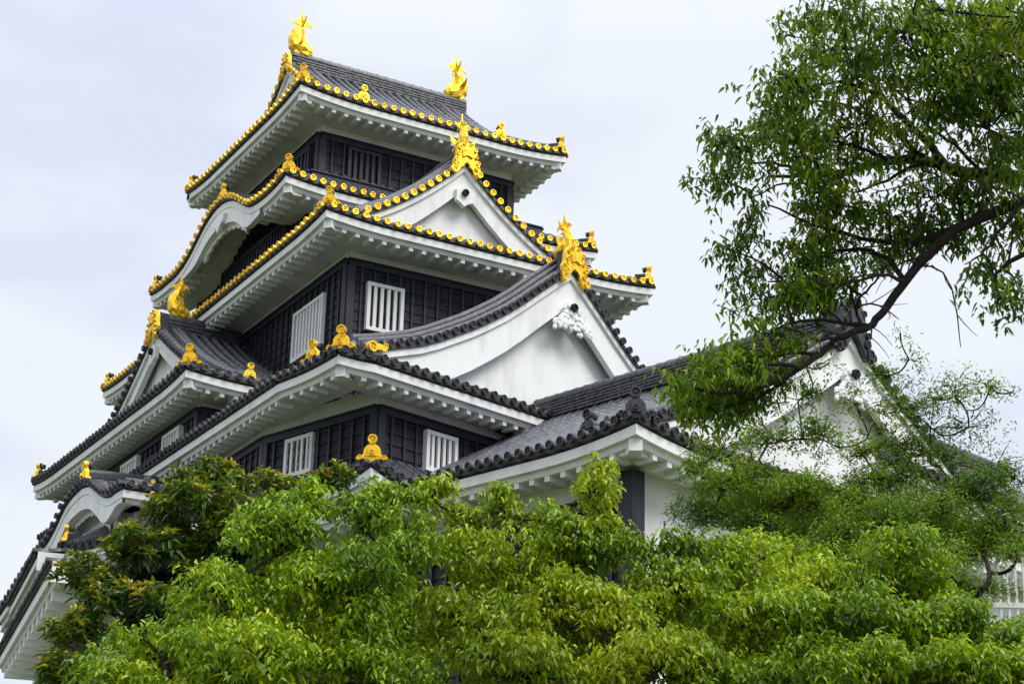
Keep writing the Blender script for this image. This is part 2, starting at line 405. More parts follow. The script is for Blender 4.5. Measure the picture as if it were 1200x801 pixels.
ONI0 = [(-.26, 0), (-.30, .05), (-.27, .11), (-.20, .10), (-.16, .17), (-.15, .30), (-.11, .38), (-.06, .42), (-.06, .455), (.06, .455), (.06, .42), (.11, .38), (.15, .30), (.16, .17), (.20, .10), (.27, .11), (.30, .05), (.26, 0), (.12, .03), (0, -.04), (-.12, .03)]
ONI = [(x * 1.12, y * .80) for x, y in ONI0]
def ornament(R, pos, face, sc=1.0, back=.3):
    """ridge-end tile: flared foot, bell body, round knob; its back is dark tile"""
    face = np.asarray(face, float); face = face / np.linalg.norm(face); right = np.cross(face, EZ); pos = np.asarray(pos, float)
    g = MB()
    g.plate([(x * sc, y * sc) for x, y in ONI], pos, right, face, .10 * sc, bevel=.03)
    g.plate([(x * sc, y * sc) for x, y in [(-.10, .08), (-.08, .24), (.08, .24), (.10, .08)]], pos + face * .06 * sc, right, face, .05 * sc, bevel=.02)
    g.disc(pos + face * .095 * sc + EZ * .16 * sc, face, .05 * sc, .03, 8)
    for sx in (-1, 1):
        g.disc(pos + face * .05 * sc + right * sx * .245 * sc + EZ * .055 * sc, face, .055 * sc, .03, 8)
        g.disc(pos + face * .05 * sc + right * sx * .12 * sc + EZ * .055 * sc, face, .045 * sc, .025, 8)
    g.disc(pos + face * .02 * sc + EZ * .44 * sc, face, .098 * sc, .055 * sc, 14)
    R.kinds.append(g)
    bc = pos - face * (.05 * sc + back / 2)
    R.orn_back.box(bc + EZ * .13 * sc, right * .09 * sc, face * back / 2, EZ * .15 * sc)
    R.orn_back.tube([pos - face * back * .5 + EZ * .41 * sc, pos + face * .0 + EZ * .44 * sc], .075 * sc, 8)

def ridge_prof(w, h, layers=4):
    p = []; 
    for i in range(layers):
        z0 = h * i / layers; z1 = h * (i + 1) / layers; ww = w * (1 - .12 * i / layers)
        p += [(ww, z0), (ww, z0 + (z1 - z0) * .55), (ww * .84, z0 + (z1 - z0) * .6), (ww * .84, z1)]
    top = [(w * .7, h), (w * .62, h + w * .35), (w * .3, h + w * .62), (0, h + w * .7)]
    right = p + top
    left = [(-x, z) for x, z in reversed(right[:-1])]
    return right + left
ROLL = [(.075 * math.cos(a), .09 * math.sin(a)) for a in np.linspace(0, math.pi, 7)]
HIPP = [(.12, -.08), (.12, .06), (.085, .07), (.085, .13)] + [(.08 * math.cos(a), .13 + .08 * math.sin(a)) for a in np.linspace(.3, math.pi - .3, 5)] + [(-.085, .13), (-.085, .07), (-.12, .06), (-.12, -.08)]

def ridge_stack(R, a, b, w, h, layers, seed=1, tl=.27):
    rs = random.Random(seed); a = np.asarray(a, float); b = np.asarray(b, float)
    L = np.linalg.norm((b - a)[:2]); t = (b - a) / L; sd = np.array([t[1], -t[0], 0])
    n = int(L / tl); lh = h / layers
    for k in range(layers):
        ww = w * (1 - .16 * k / layers)
        R.ridge.box((a + b) / 2 + EZ * (lh * (k + .5)), (b - a) / 2 * .998, sd * (ww * .80), EZ * lh * .499)
        for i in range(n):
            off = tl * .5 * (k % 2); c = a + t * (off + tl * (i + .5) * (L - off) / (n * tl)) + EZ * (lh * (k + .42))
            p = ww * rs.uniform(.93, 1.04)
            R.ridge.box(c, t * tl * .47 + sd * rs.uniform(-.004, .004), sd * p, EZ * lh * rs.uniform(.26, .34))
    n2 = int(L / .30)
    for i in range(n2):
        p0 = a + t * (L * i / n2) + EZ * h; p1 = a + t * (L * (i + 1) / n2) + EZ * h
        pf = [(w * .66 * math.cos(x), w * .62 * math.sin(x)) for x in np.linspace(0, math.pi, 8)]
        R.ridge.sweep([p0, p0 + t * .05, p0 + t * .052, p1], pf, scale=[1.08, 1.08, 1, 1])

def hip_ridge(R, S1, s_of_d, d0, d1, n=8, tip=True):
    pts = [S1(s_of_d(d0 + (d1 - d0) * i / n), d0 + (d1 - d0) * i / n) for i in range(n + 1)]
    R.ridge.sweep(pts, HIPP)
    return pts

def fish(R, pos, out_dir, sc=1.0):
    """leaping roof fish: head down at the ridge, body arched, tail fanned upward"""
    o = np.asarray(out_dir, float); o = o / np.linalg.norm(o); side = np.cross(o, EZ); pos = np.asarray(pos, float)
    g = MB()
    sp = [(-.36, .04, .12), (-.26, .08, .20), (-.08, .14, .24), (.06, .27, .23), (.12, .44, .185), (.09, .60, .145), (.02, .74, .11), (-.03, .86, .07), (-.05, .95, .04)]
    sp = [(-a, z, r) for a, z, r in sp]   # head towards the inside of the ridge... flipped below
    path = [pos + o * (-a) * sc * -1 * -1 + EZ * z * sc for a, z, r in sp]
    K = 10; vs = []
    P = path
    for i, (a, z, r) in enumerate(sp):
        t = P[min(i + 1, len(P) - 1)] - P[max(i - 1, 0)]; t /= np.linalg.norm(t); nn = np.cross(side, t)
        for j in range(K):
            an = 2 * math.pi * j / K; wob = 1 + (.08 if (i + j) % 2 else -.04)
            vs.append(P[i] + sc * r * wob * (side * math.cos(an) * .85 + nn * math.sin(an) * 1.1))
    fs = [(i * K + j, i * K + (j + 1) % K, (i + 1) * K + (j + 1) % K, (i + 1) * K + j) for i in range(len(P) - 1) for j in range(K)]
    fs += [tuple(range(K)), tuple((len(P) - 1) * K + j for j in reversed(range(K)))]
    g.add(vs, fs)
    top = P[-1]
    def fin(pts, th=.03):
        g.plate([(x * sc, y * sc) for x, y in pts], top, o, side, th * sc)
    fin([(-.05, -.12), (-.20, -.02), (-.30, -.10), (-.24, .05), (-.10, .08), (-.05, .20), (.0, .42), (.03, .20), (.10, .08), (.25, .02), (.33, -.10), (.20, -.05), (.06, -.12)])
    g.plate([(x * sc, y * sc) for x, y in [(-.04, -.10), (-.22, .02), (-.26, .14), (-.10, .06), (0, .30), (.10, .06), (.26, .14), (.22, .02), (.04, -.10)]], top - EZ * .05 * sc, side, o, .03 * sc)
    # dorsal saw-tooth fin along the back
    for i in range(2, len(P) - 1):
        t = P[i + 1] - P[i - 1]; t /= np.linalg.norm(t); nn = np.cross(side, t)
        for sg in (1,):
            a = P[i] + nn * sg * sp[i][2] * sc * .8; b = P[i] + nn * sg * (sp[i][2] + .14) * sc + t * .10 * sc
            if (a - P[i]) @ o < 0 and False: pass
            g.add([a - t * .07 * sc - side * .015, a + t * .07 * sc - side * .015, b, a - t * .07 * sc + side * .015, a + t * .07 * sc + side * .015], [(0, 1, 2), (3, 2, 4), (0, 2, 3), (1, 4, 2)])
    # breast fins and gill plates
    for sg in (-1, 1):
        c = P[3] + side * sg * .16 * sc
        g.add([c, c + side * sg * .30 * sc + EZ * .20 * sc, c + side * sg * .26 * sc - EZ * .04 * sc, c + side * sg * .12 * sc - EZ * .10 * sc, c - o * .10 * sc], [(0, 1, 2), (0, 2, 3), (0, 3, 4), (0, 4, 1)])
        c = P[1] + side * sg * .13 * sc + EZ * .05 * sc
        g.box(c, side * .05 * sc, o * .06 * sc, EZ * .05 * sc)
    # plinth
    g.box(pos + EZ * .02 * sc - o * .06 * sc, o * .22 * sc, side * .12 * sc, EZ * .05 * sc)
    R.fish.append(g)

def gable(R, C, q, z_apex, drop, H, gold=True, barge=.34, wall_back=.35, back_roll=(.26, .50), vdisc=True, rolls=((.20, .05, .12), (.42, .14, .24)), pend='hex', oni=1.0, fishsc=0.0, verge=True, ridge_len=None, zbar=None, qr=None, sheet=True, z_floor=None, hmaxR=None, Hl=None, pitch=PITCH, inner=.75, ribs=True):
    """triangular gable. C: plan point below the apex on the barge plane; q: inward unit (away from viewer side);
    drop(h): surface drop at |h| from the centre line; z_apex: tile surface height at the apex."""
    C = np.asarray(C, float); C[2] = 0; q = np.asarray(q, float); p = np.array([q[1], -q[0], 0])      # p to the right when looking along q
    Hr = H if hmaxR is None else hmaxR; Hl = H if Hl is None else Hl
    qr = q if qr is None else qr
    def S(h, b): return C + p * h + qr * b + EZ * (z_apex - drop(abs(h)))
    hs = {sg: [sg * (Hr if sg > 0 else Hl) * i / 12 for i in range(13)] for sg in (-1, 1)}
    for sg in (-1, 1):
        HH = Hr if sg > 0 else Hl
        if ridge_len and sheet:
            R.bed.grid([[S(h, b) for b in np.linspace(-.04, ridge_len, 8)] for h in hs[sg]])
        else:
            R.bed.grid([[S(h, b) for b in (-.04, wall_back + .1)] for h in hs[sg]])
        # bargeboard: follows the slope, two stepped boards
        pth = [S(h, 0) - EZ * .09 for h in hs[sg]]
        R.barge.grid([[x, x - EZ * .15 + 0 * q] for x in pth])
        R.barge.grid([[x - EZ * .0 - q * .0, x + q * .12] for x in pth])
        R.barge.grid([[x - EZ * .15, x - EZ * .15 + q * .07] for x in pth])
        lo = [x - EZ * (.13) + q * .07 for x in pth]
        wd = [barge * (1 + .35 * (abs(h) / H) ** 1.5) for h in hs[sg]]
        if zbar is not None: wd = [min(w, max(.01, x[2] - zbar)) for x, w in zip(lo, wd)]
        R.barge.grid([[x, x - EZ * w] for x, w in zip(lo, wd)])
        R.barge.grid([[x - EZ * w, x - EZ * w + q * .10] for x, w in zip(lo, wd)])
        lo2 = [x - EZ * (w - .002) + q * .10 for x, w in zip(lo, wd)]
        R.barge.grid([[x + EZ * .12, x + EZ * .0, x + q * .05] for x in lo2])
        # soffit between barge and wall
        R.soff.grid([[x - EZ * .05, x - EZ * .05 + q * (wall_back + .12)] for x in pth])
        if verge:
            # dark tile edge along the rake
            R.orn_back.grid([[S(h, -.05) + EZ * .02, S(h, -.05) - EZ * .085, S(h, .12) - EZ * .095] for h in hs[sg]])
            # arc length along the rake
            P = np.array([S(h, -.08) for h in np.linspace(0, sg * HH, 40)]); ds = np.concatenate([[0], np.cumsum(np.linalg.norm(np.diff(P, axis=0), axis=1))])
            n = int(ds[-1] / pitch)
            for i in range(n):
                dd = (i + .75) * pitch
                if dd > ds[-1]: break
                c = np.array([np.interp(dd, ds, P[:, k]) for k in range(3)]) + EZ * .05
                if vdisc: e_ = R.ends if gold == R.gold else R.plain_ends; e_.mark(c, -q); e_.disc(c, -q, .086, .035)
                c2 = c + q * .02
                R.ribs.tube([c2, c2 + q * .2], .07, 8)
            # descending ridges (rolls) behind the verge
            for br, zz_, hh_ in rolls:
                pts = [S(h, 0) + q * br + EZ * zz_ for h in hs[sg]]
                R.ridge.sweep(pts, [(.05, -hh_), (.05, -.02)] + [(x * .82, z * .95) for x, z in ROLL] + [(-.05, -.02), (-.05, -hh_)], side=q)
        # tile rows running down the slope behind the verge
        if ridge_len and ribs:
            nb = int((ridge_len - back_roll[0] - .7) / pitch)
            for i in range(nb):
                b = back_roll[0] + .85 + i * pitch
                rib(R.ribs, [S(h, b) + EZ * .005 for h in reversed(hs[sg])], q, .068)
    # gable wall
    zb = z_floor if z_floor is not None else z_apex - drop(H) - .3
    row = []
    for h in hs[-1][::-1] + hs[1][1:]:
        t = S(h, wall_back) - EZ * .12; row.append([np.array([t[0], t[1], min(zb, t[2] - .02)]), t])
    R.wall.grid(row)
    # pendant
    pc = C + q * (.02) + EZ * (z_apex - .22 - barge * 1.12 - (.12 if pend == 'hex' else .18))
    if pend == 'hex':
        oc = [(.30 * math.cos(a) * (1.0 if k_ % 2 == 0 else .80), .30 * math.sin(a) * (1.0 if k_ % 2 == 0 else .80)) for k_, a in enumerate(np.linspace(math.pi / 2, math.pi / 2 + 2 * math.pi, 13)[:-1])]
        R.pend.plate([(x * .92, y - .02) for x, y in oc], pc, p, -q, .12, bevel=.03)
        R.dark.disc(pc - q * .10 + EZ * .05, -q, .095, .05, 6)
    elif pend == 'scroll':
        rs = random.Random(3)
        R.pend.plate([(-.17, .30), (-.28, .12), (-.22, -.12), (-.12, -.30), (0, -.42), (.12, -.30), (.22, -.12), (.28, .12), (.17, .30)], pc, p, -q, .12, bevel=.03)
        for k_ in range(80):
            x = rs.uniform(-1, 1); yy = rs.uniform(-.55, .25) if abs(x) < .35 else rs.uniform(-.12, .12) - abs(x) * .35
            x *= .62 if abs(x) > .35 else .8
            c = pc + p * x + EZ * (yy) - q * .07
            rr_ = rs.uniform(.035, .07)
            R.pend.lump(c, p * rr_ * 1.15, EZ * rr_ * 1.1, q * rr_ * .7)
        R.dark.disc(pc - q * .12 + EZ * .18, -q, .10, .05, 6)
    # fine ribs on the wall that frame the inner panel
    # ridge-end ornament at the apex
    top = C + EZ * (z_apex)
    if oni: big_oni(R, top - q * .06 + EZ * .0, -q, oni)
    if fishsc: fish(R, top + q * .22 + EZ * (.40 * oni), -q, fishsc)
    if ridge_len:
        R.ridge.sweep([top - EZ * .05, top + qr * ridge_len - EZ * .05], ridge_prof(.17, .42))
    return S

def big_oni(R, pos, face, sc):
    """large apex ornament with spreading scroll feet that straddle the two rakes"""
    face = np.asarray(face, float); right = np.cross(face, EZ); pos = np.asarray(pos, float); g = MB()
    body = [(-.34, -.44), (-.45, -.38), (-.46, -.24), (-.38, -.16), (-.40, -.04), (-.33, .08), (-.31, .30), (-.24, .46), (-.10, .54), (.10, .54), (.24, .46), (.31, .30), (.33, .08), (.40, -.04), (.38, -.16), (.46, -.24), (.45, -.38), (.34, -.44), (.24, -.34), (.12, -.14), (0, -.04), (-.12, -.14), (-.24, -.34)]
    g.plate([(x * sc, y * sc) for x, y in body], pos, right, face, .13 * sc, bevel=.035)
    g.plate([(x * sc, y * sc) for x, y in [(-.15, .08), (-.17, .28), (-.08, .40), (.08, .40), (.17, .28), (.15, .08), (0, .14)]], pos + face * .08 * sc, right, face, .06 * sc, bevel=.02)
    for sx in (-1, 1):
        for x, y, r in ((.38, -.33, .09), (.30, -.17, .075), (.33, -.02, .06), (.27, .14, .055), (.23, .34, .06), (.10, .47, .05), (.09, .24, .05)):
            g.disc(pos + face * .07 * sc + right * sx * x * sc + EZ * y * sc, face, r * sc, .04 * sc, 8)
    R.kinds.append(g)
    R.orn_back.box(pos - face * .22 * sc + EZ * .20 * sc, right * .20 * sc, face * .14 * sc, EZ * .24 * sc)

# ------------------------------------------------------------------ walls
def board_wall(P0, P1, z0, z1, out, mbb, mbp, mbw, white=.25, batten=.36, course=.25, posts=(True, True), soff_z=None, skip=()):
    """black lapped boards with battens, a top rail, corner posts and a white plaster band above"""
    P0 = np.asarray(P0, float)[:2]; P1 = np.asarray(P1, float)[:2]; L = np.linalg.norm(P1 - P0); t = np.array([*(P1 - P0) / L, 0]); o = np.asarray(out, float)
    A = np.array([*P0, 0.])
    n = max(1, int((z1 - z0) / course))
    ch = (z1 - z0) / n
    for i in range(n):
        a, b = z0 + i * ch, z0 + (i + 1) * ch
        p = A + EZ * a + o * .032; q = A + EZ * b + o * .006
        mbb.quad(p, p + t * L, q + t * L, q)
        mbb.quad(A + EZ * a + o * .0, A + EZ * a + o * .0 + t * L, p + t * L, p)
    k = max(1, int(round(L / batten)))
    for i in range(1, k):
        s = L * i / k
        if any(a < s < b for a, b in skip): continue
        mbp.box(A + t * s + EZ * (z0 + z1 - .1) / 2 + o * .042, t * .026, o * .022, EZ * (z1 - z0 - .1) / 2)
    mbp.box(A + t * L / 2 + EZ * (z1 - .07) + o * .05, t * (L / 2), o * .035, EZ * .075)
    mbp.box(A + t * L / 2 + EZ * (z1 + .022) + o * .065, t * (L / 2 + .03), o * .06, EZ * .018)
    for f, s in zip(posts, (0.06, L - .06)):
        if f: mbp.box(A + t * s + EZ * (z0 + z1 - .15) / 2 + o * .03, t * .10, o * .055, EZ * (z1 - z0 - .15) / 2)
    if white: mbw.quad(A + EZ * (z1 - .02) + o * .01, A + EZ * (z1 - .02) + o * .01 + t * L, A + EZ * (z1 + white) + o * .01 + t * L, A + EZ * (z1 + white) + o * .01)

def window(parent, A, t, out, s0, s1, z0, z1, nb, white=True, deep=.05):
    A = np.asarray(A, float); A = np.array([A[0], A[1], 0.]); t = np.asarray(t, float); o = np.asarray(out, float)
    w = s1 - s0; h = z1 - z0; c = A + t * (s0 + s1) / 2 + EZ * (z0 + z1) / 2
    mt = 'plaster' if white else 'post'
    fr = MB()
    e = .045
    for sg in (-1, 1):
        fr.box(c + t * sg * (w / 2) + o * .085, t * e, o * .07, EZ * (h / 2 + e))
        fr.box(c + EZ * sg * (h / 2) + o * .083, t * (w / 2 - e), o * .065, EZ * e)
    wo = fr.build('window', mt, parent, label=('white plastered' if white else 'dark') + ' barred window')
    dk = MB(); dk.box(c + o * .03, t * (w / 2 - e + .002), o * .03, EZ * (h / 2 - e + .002)); dk.build('opening', 'dark', wo)
    for i in range(nb):
        b = MB(); s = -w / 2 + w * (i + 1) / (nb + 1)
        b.box(c + t * s + o * .10, t * (w / (nb + 1) * .23), o * .03, EZ * (h / 2 - e + .001))
        b.build('bar', mt, wo)
    return wo

keep = root_at('castle_keep', (18, 44, -1.6))
tag(keep, 'tall black and white castle keep with stacked grey roofs and gold ornaments', 'castle')

# =============================================== ROOF 1 (top): hip-and-gable, ridge along X
R1 = Roof()
x0, x1, y0, y1, ze = 16.85, 25.10, 41.72, 50.22, 23.02
w_, l_ = x1 - x0, y1 - y0; H = l_ / 2
zr = 26.02
rise = zr - (ze + TH); pr = zprof(rise, H, .30)
gb, gw = 1.28, 1.68; LF = .16
lfx = corner_lift(w_, LF, LF, 2.2); lfy = corner_lift(l_, LF, LF, 2.2)
def mainp(L): return [(0, gb, lambda s: s), (gb, L - gb, lambda s: H), (L - gb, L, lambda s: L - s)]
def skirt(L, D, a=1.0, b=1.0): return [(0, D, lambda s: s * a), (D, L - D, lambda s: D), (L - D, L, lambda s: (L - s) * b)]
S = roof_face(R1, (x0, y0, ze), (x1, y0, ze), EY, pr, mainp(w_), lift=lfx, rib_from=0)
roof_face(R1, (x0, y1, ze), (x1, y1, ze), -EY, pr, mainp(w_), lift=lfx)
SL = roof_face(R1, (x0, y0, ze), (x0, y1, ze), EX, pr, skirt(l_, gw), lift=lfy)
roof_face(R1, (x1, y0, ze), (x1, y1, ze), -EX, pr, skirt(l_, gw), lift=lfy)
eave_under(R1, [(x0, y1, ze), (x0, y0, ze), (x1, y0, ze), (x1, y1, ze), (x0, y1, ze)], [lfy, lfx, lfy, lfx], 1.14)
dg = np.array([1, 1, 0]) / math.sqrt(2)
for cx_, cy_, dx_, dy_ in ((x0, y0, 1, 1), (x1, y0, -1, 1), (x0, y1, 1, -1), (x1, y1, -1, -1)):
    di = np.array([dx_, dy_, 0]) / math.sqrt(2)
    hip_beam(R1, (cx_, cy_, ze), di, LF)
    pts = [np.array([cx_ + dx_ * d, cy_ + dy_ * d, ze + TH + pr(d) + LF * max(0, 1 - d / 1.6) * (1 - d / 2.2) ** 2 + .02]) for d in np.linspace(.1, gb + .1, 7)]
    R1.ridge.sweep(pts, HIPP)
    ornament(R1, pts[0] + EZ * .0, -di, .95)
drop1 = lambda h: rise - pr(H - abs(h))
yc = (y0 + y1) / 2
for xx, qq, vd in ((x0 + gb, EX, True), (x1 - gb, -EX, False)):
    gable(R1, (xx, yc, 0), qq, zr, drop1, H, gold=True, barge=.30, wall_back=.4, hmaxR=H - gb * .8, Hl=H - gb * .8, oni=.75 if vd else 0, vdisc=vd, pend=None, z_floor=ze + .3)
# descending ridges on the long slopes, each ending in an ornament
for xx in (x0 + gb + .70, x1 - gb - .70):
    for ys, sg in ((y0, 1), (y1, -1)):
        pts = [np.array([xx, ys + sg * d, ze + TH + pr(d) + .03]) for d in np.linspace(.38, H - .1, 12)]
        R1.ridge.sweep(pts, HIPP)
        ornament(R1, pts[0] - EY * sg * .05 - EZ * .02, -EY * sg, .95)
ridge_stack(R1, (x0 + gb + .06, yc, zr - .05), (x1 - gb + .16, yc, zr - .05), .20, .44, 5, 1)
for xx, o_ in ((x0 + gb + .30, -EX), (x1 - gb - .10, EX)): fish(R1, (xx, yc, zr + .48), o_, 1.1)
R1.build(keep, 'topmost hip and gable roof with two gold fish')

# =============================================== ROOF 2: skirt with undulating gable on the left face
R2 = Roof()
x0b, x1b, y0b, y1b, zb_ = 16.28, 25.61, 40.88, 51.00, 19.93
wb, lb = x1b - x0b, y1b - y0b; pb = zprof(1.25, 1.9, .25); D2 = 1.9
KX = [0, 1.30, 1.80, 2.35, 2.75, 3.15, 3.60, 4.10, 4.55, 5.00, 5.45, 5.90, 6.40, 6.85, 7.35, 7.90, 20]
KZ = [0, .00, .03, .10, .28, .52, .78, .95, 1.03, 1.03, .95, .78, .52, .28, .10, .00, 0]
from bisect import bisect
def smooth_interp(xs, zs):
    def f(s):
        acc = 0
        for k_ in (-.14, -.07, 0, .07, .14): acc += float(np.interp(s + k_, xs, zs))
        return acc / 5
    return f
kara2 = smooth_interp(KX, KZ)
lf2 = corner_lift(lb, .12, .12, 1.4); lf2x = corner_lift(wb, .12, .12, 1.8)
karaL = lambda s: kara2(s) * 1.0 + lf2(s)
def S2(s, d): return None
# left face: the bump runs back into the roof unchanged (decay None) over its middle
roof_face(R2, (x0b, y0b, zb_), (x0b, y1b, zb_), EX, lambda d: pb(d) * .55, skirt(lb, D2), lift=karaL, decay=6.0)
roof_face(R2, (x0b, y0b, zb_), (x1b, y0b, zb_), EY, pb, skirt(wb, D2), lift=lf2x)
roof_face(R2, (x1b, y0b, zb_), (x1b, y1b, zb_), -EX, pb, skirt(lb, D2), lift=lf2)
roof_face(R2, (x0b, y1b, zb_), (x1b, y1b, zb_), -EY, pb, skirt(wb, D2), lift=lf2x)
eave_under(R2, [(x0b, y1b, zb_), (x0b, y0b, zb_), (x1b, y0b, zb_), (x1b, y1b, zb_)], [lambda s: karaL(lb - s), lf2x, lf2], 1.15)
# thick curved bargeboard of the undulating gable
ss = np.linspace(1.7, 7.5, 50)
up_ = [np.array([x0b + .02, y0b + s, zb_ + karaL(s) - .15]) for s in ss]
def thick(s):
    u = (s - 4.6) / 2.9; return .16 + .32 * max(0, 1 - u * u) + .10 * math.exp(-((abs(u) - .62) / .16) ** 2)
lo_ = [p - EZ * thick(s) for p, s in zip(up_, ss)]
R2.barge.grid([[a, b] for a, b in zip(up_, lo_)]); R2.barge.grid([[b, b + EX * .16] for b in lo_])
R2.barge.grid([[a + EX * .16 - EZ * .02, b + EX * .16 - EZ * (.10 + .08 * math.sin(s * 9) ** 2)] for a, b, s in zip(up_, lo_, ss) if 3.0 < s < 6.2])
R2.barge.grid([[b + EX * .16 - EZ * (.10 + .08 * math.sin(s * 9) ** 2), b + EX * .24 - EZ * (.10 + .08 * math.sin(s * 9) ** 2)] for a, b, s in zip(up_, lo_, ss) if 3.0 < s < 6.2])
R2.pend.plate([(-.45, .20), (-.32, -.02), (-.16, -.06), (0, -.26), (.16, -.06), (.32, -.02), (.45, .20)], (x0b - .02, y0b + 4.6, zb_ + .42), -EY, -EX, .10, bevel=.02)
for cx_, cy_, dx_, dy_ in ((x0b, y0b, 1, 1), (x1b, y0b, -1, 1), (x0b, y1b, 1, -1)):
    di = np.array([dx_, dy_, 0]) / math.sqrt(2); hip_beam(R2, (cx_, cy_, zb_), di, .12)
    pts = [np.array([cx_ + dx_ * d, cy_ + dy_ * d, zb_ + TH + pb(d) * .8 + .12 * max(0, 1 - d) ** 2 + .02]) for d in np.linspace(.1, 1.6, 7)]
    R2.ridge.sweep(pts, HIPP); ornament(R2, pts[0], -di, .95)
yk = y0b + 4.6
R2.ridge.sweep([(x0b + .05, yk, zb_ + 1.03 + TH), (x0b + 2.2, yk, zb_ + 1.2 + TH)], HIPP); ornament(R2, (x0b + .02, yk, zb_ + 1.03 + TH + .02), -EX, .95)
ornament(R2, (x0b + .35, y0b + 1.25, zb_ + .22), -EX, .42)
R2.build(keep, 'second roof with an undulating gable on its left side')

# =============================================== ROOF 3 with a triangular dormer gable on the right-hand facade
R3 = Roof()
x0c, x1c, y0c, y1c, zc_ = 16.24, 25.62, 38.04, 54.75, 17.92
wc, lc = x1c - x0c, y1c - y0c; pc_ = zprof(1.35, 4.0, .1)
lf3x = corner_lift(wc, .12, .12, 2.0); lf3y = corner_lift(lc, .12, .12, 2.0)
roof_face(R3, (x0c, y0c, zc_), (x0c, y1c, zc_), EX, pc_, skirt(lc, 1.25), lift=lf3y)
roof_face(R3, (x0c, y0c, zc_), (x1c, y0c, zc_), EY, pc_, [(0, 1.25, lambda s: s), (1.25, wc - 1.25, lambda s: 4.1), (wc - 1.25, wc, lambda s: wc - s)], lift=lf3x)
roof_face(R3, (x1c, y0c, zc_), (x1c, y1c, zc_), -EX, pc_, skirt(lc, 1.25), lift=lf3y)
eave_under(R3, [(x0c, y1c, zc_), (x0c, y0c, zc_), (x1c, y0c, zc_), (x1c, y1c, zc_)], [lf3y, lf3x, lf3y], 1.18)
for cx_, cy_, dx_, dy_ in ((x0c, y0c, 1, 1), (x1c, y0c, -1, 1), (x0c, y1c, 1, -1)):
    di = np.array([dx_, dy_, 0]) / math.sqrt(2); hip_beam(R3, (cx_, cy_, zc_), di, .12)
    pts = [np.array([cx_ + dx_ * d, cy_ + dy_ * d, zc_ + TH + pc_(d) + .12 * max(0, 1 - d) ** 2 + .02]) for d in np.linspace(.1, 1.25, 6)]
    R3.ridge.sweep(pts, HIPP); ornament(R3, pts[0], -di, .95)
G2H = 2.75; rg2 = 2.05; g2 = zprof(rg2, G2H, .36)
gable(R3, (20.02, 38.22, 0), EY, 20.32, lambda h: rg2 - g2(G2H - abs(h)), G2H, gold=True, barge=.52, wall_back=.32, oni=.95, fishsc=.80, rolls=((.20, .10, .16), (.36, .20, .28), (.54, .30, .40)), ridge_len=4.9, z_floor=18.02, zbar=18.06, pend='hex')
R3.build(keep, 'third roof with a gold-edged triangular gable above it')

# =============================================== WING (bay on the left face) hip-and-gable, ridge along X
R4 = Roof(gold=False)
xw0, yw0, yw1, zw = 13.82, 40.12, 52.52, 14.02
xw1 = 17.6; wl, ww = yw1 - yw0, xw1 - xw0; Hw = wl / 2; rw = 3.18; pw = zprof(rw, Hw, .36); gbw = 1.18
lfw = corner_lift(wl, .12, .12, 2.0); lfwx = corner_lift(ww, .12, 0, 2.0)
roof_face(R4, (xw0, yw0, zw), (xw0, yw1, zw), EX, pw, skirt(wl, 1.6), lift=lfw)
roof_face(R4, (xw0, yw0, zw), (xw1, yw0, zw), EY, pw, [(0, gbw, lambda s: s), (gbw, ww, lambda s: Hw)], lift=lfwx)
roof_face(R4, (xw0, yw1, zw), (xw1, yw1, zw), -EY, pw, [(0, gbw, lambda s: s), (gbw, ww, lambda s: Hw)], lift=lfwx)
eave_under(R4, [(xw1, yw1, zw), (xw0, yw1, zw), (xw0, yw0, zw), (xw1, yw0, zw)], [lambda s: lfwx(ww - s), lfw, lfwx], 1.1)
for cy_, dy_ in ((yw0, 1), (yw1, -1)):
    di = np.array([1, dy_, 0]) / math.sqrt(2); hip_beam(R4, (xw0, cy_, zw), di, .12)
    pts = [np.array([xw0 + d, cy_ + dy_ * d, zw + TH + pw(d) + .12 * max(0, 1 - d) ** 2 + .02]) for d in np.linspace(.1, gbw + .1, 6)]
    R4.ridge.sweep(pts, HIPP); ornament(R4, pts[0], -di, 1.0)
    pts = [np.array([xw0 + 1.75, cy_ + dy_ * d, zw + TH + pw(d) + .03]) for d in np.linspace(.42, Hw, 12)]
    R4.ridge.sweep(pts, HIPP); ornament(R4, pts[0], -EY * dy_, .85)
ycw = (yw0 + yw1) / 2; zrw = zw + TH + rw
gable(R4, (xw0 + gbw, ycw, 0), EX, zrw, lambda h: rw - pw(Hw - abs(h)), Hw, gold=False, barge=.34, wall_back=.35, hmaxR=Hw - .95, Hl=Hw - .95, oni=.95, pend='hex', z_floor=zw + .3)
ridge_stack(R4, (xw0 + gbw + .06, ycw, zrw - .05), (xw1 + .4, ycw, zrw - .05), .19, .42, 4, 2)
fish(R4, (xw0 + gbw + .55, ycw, zrw + .48), -EX, .9)
R4.build(keep, 'grey hip and gable roof of the left bay with a gold fish')

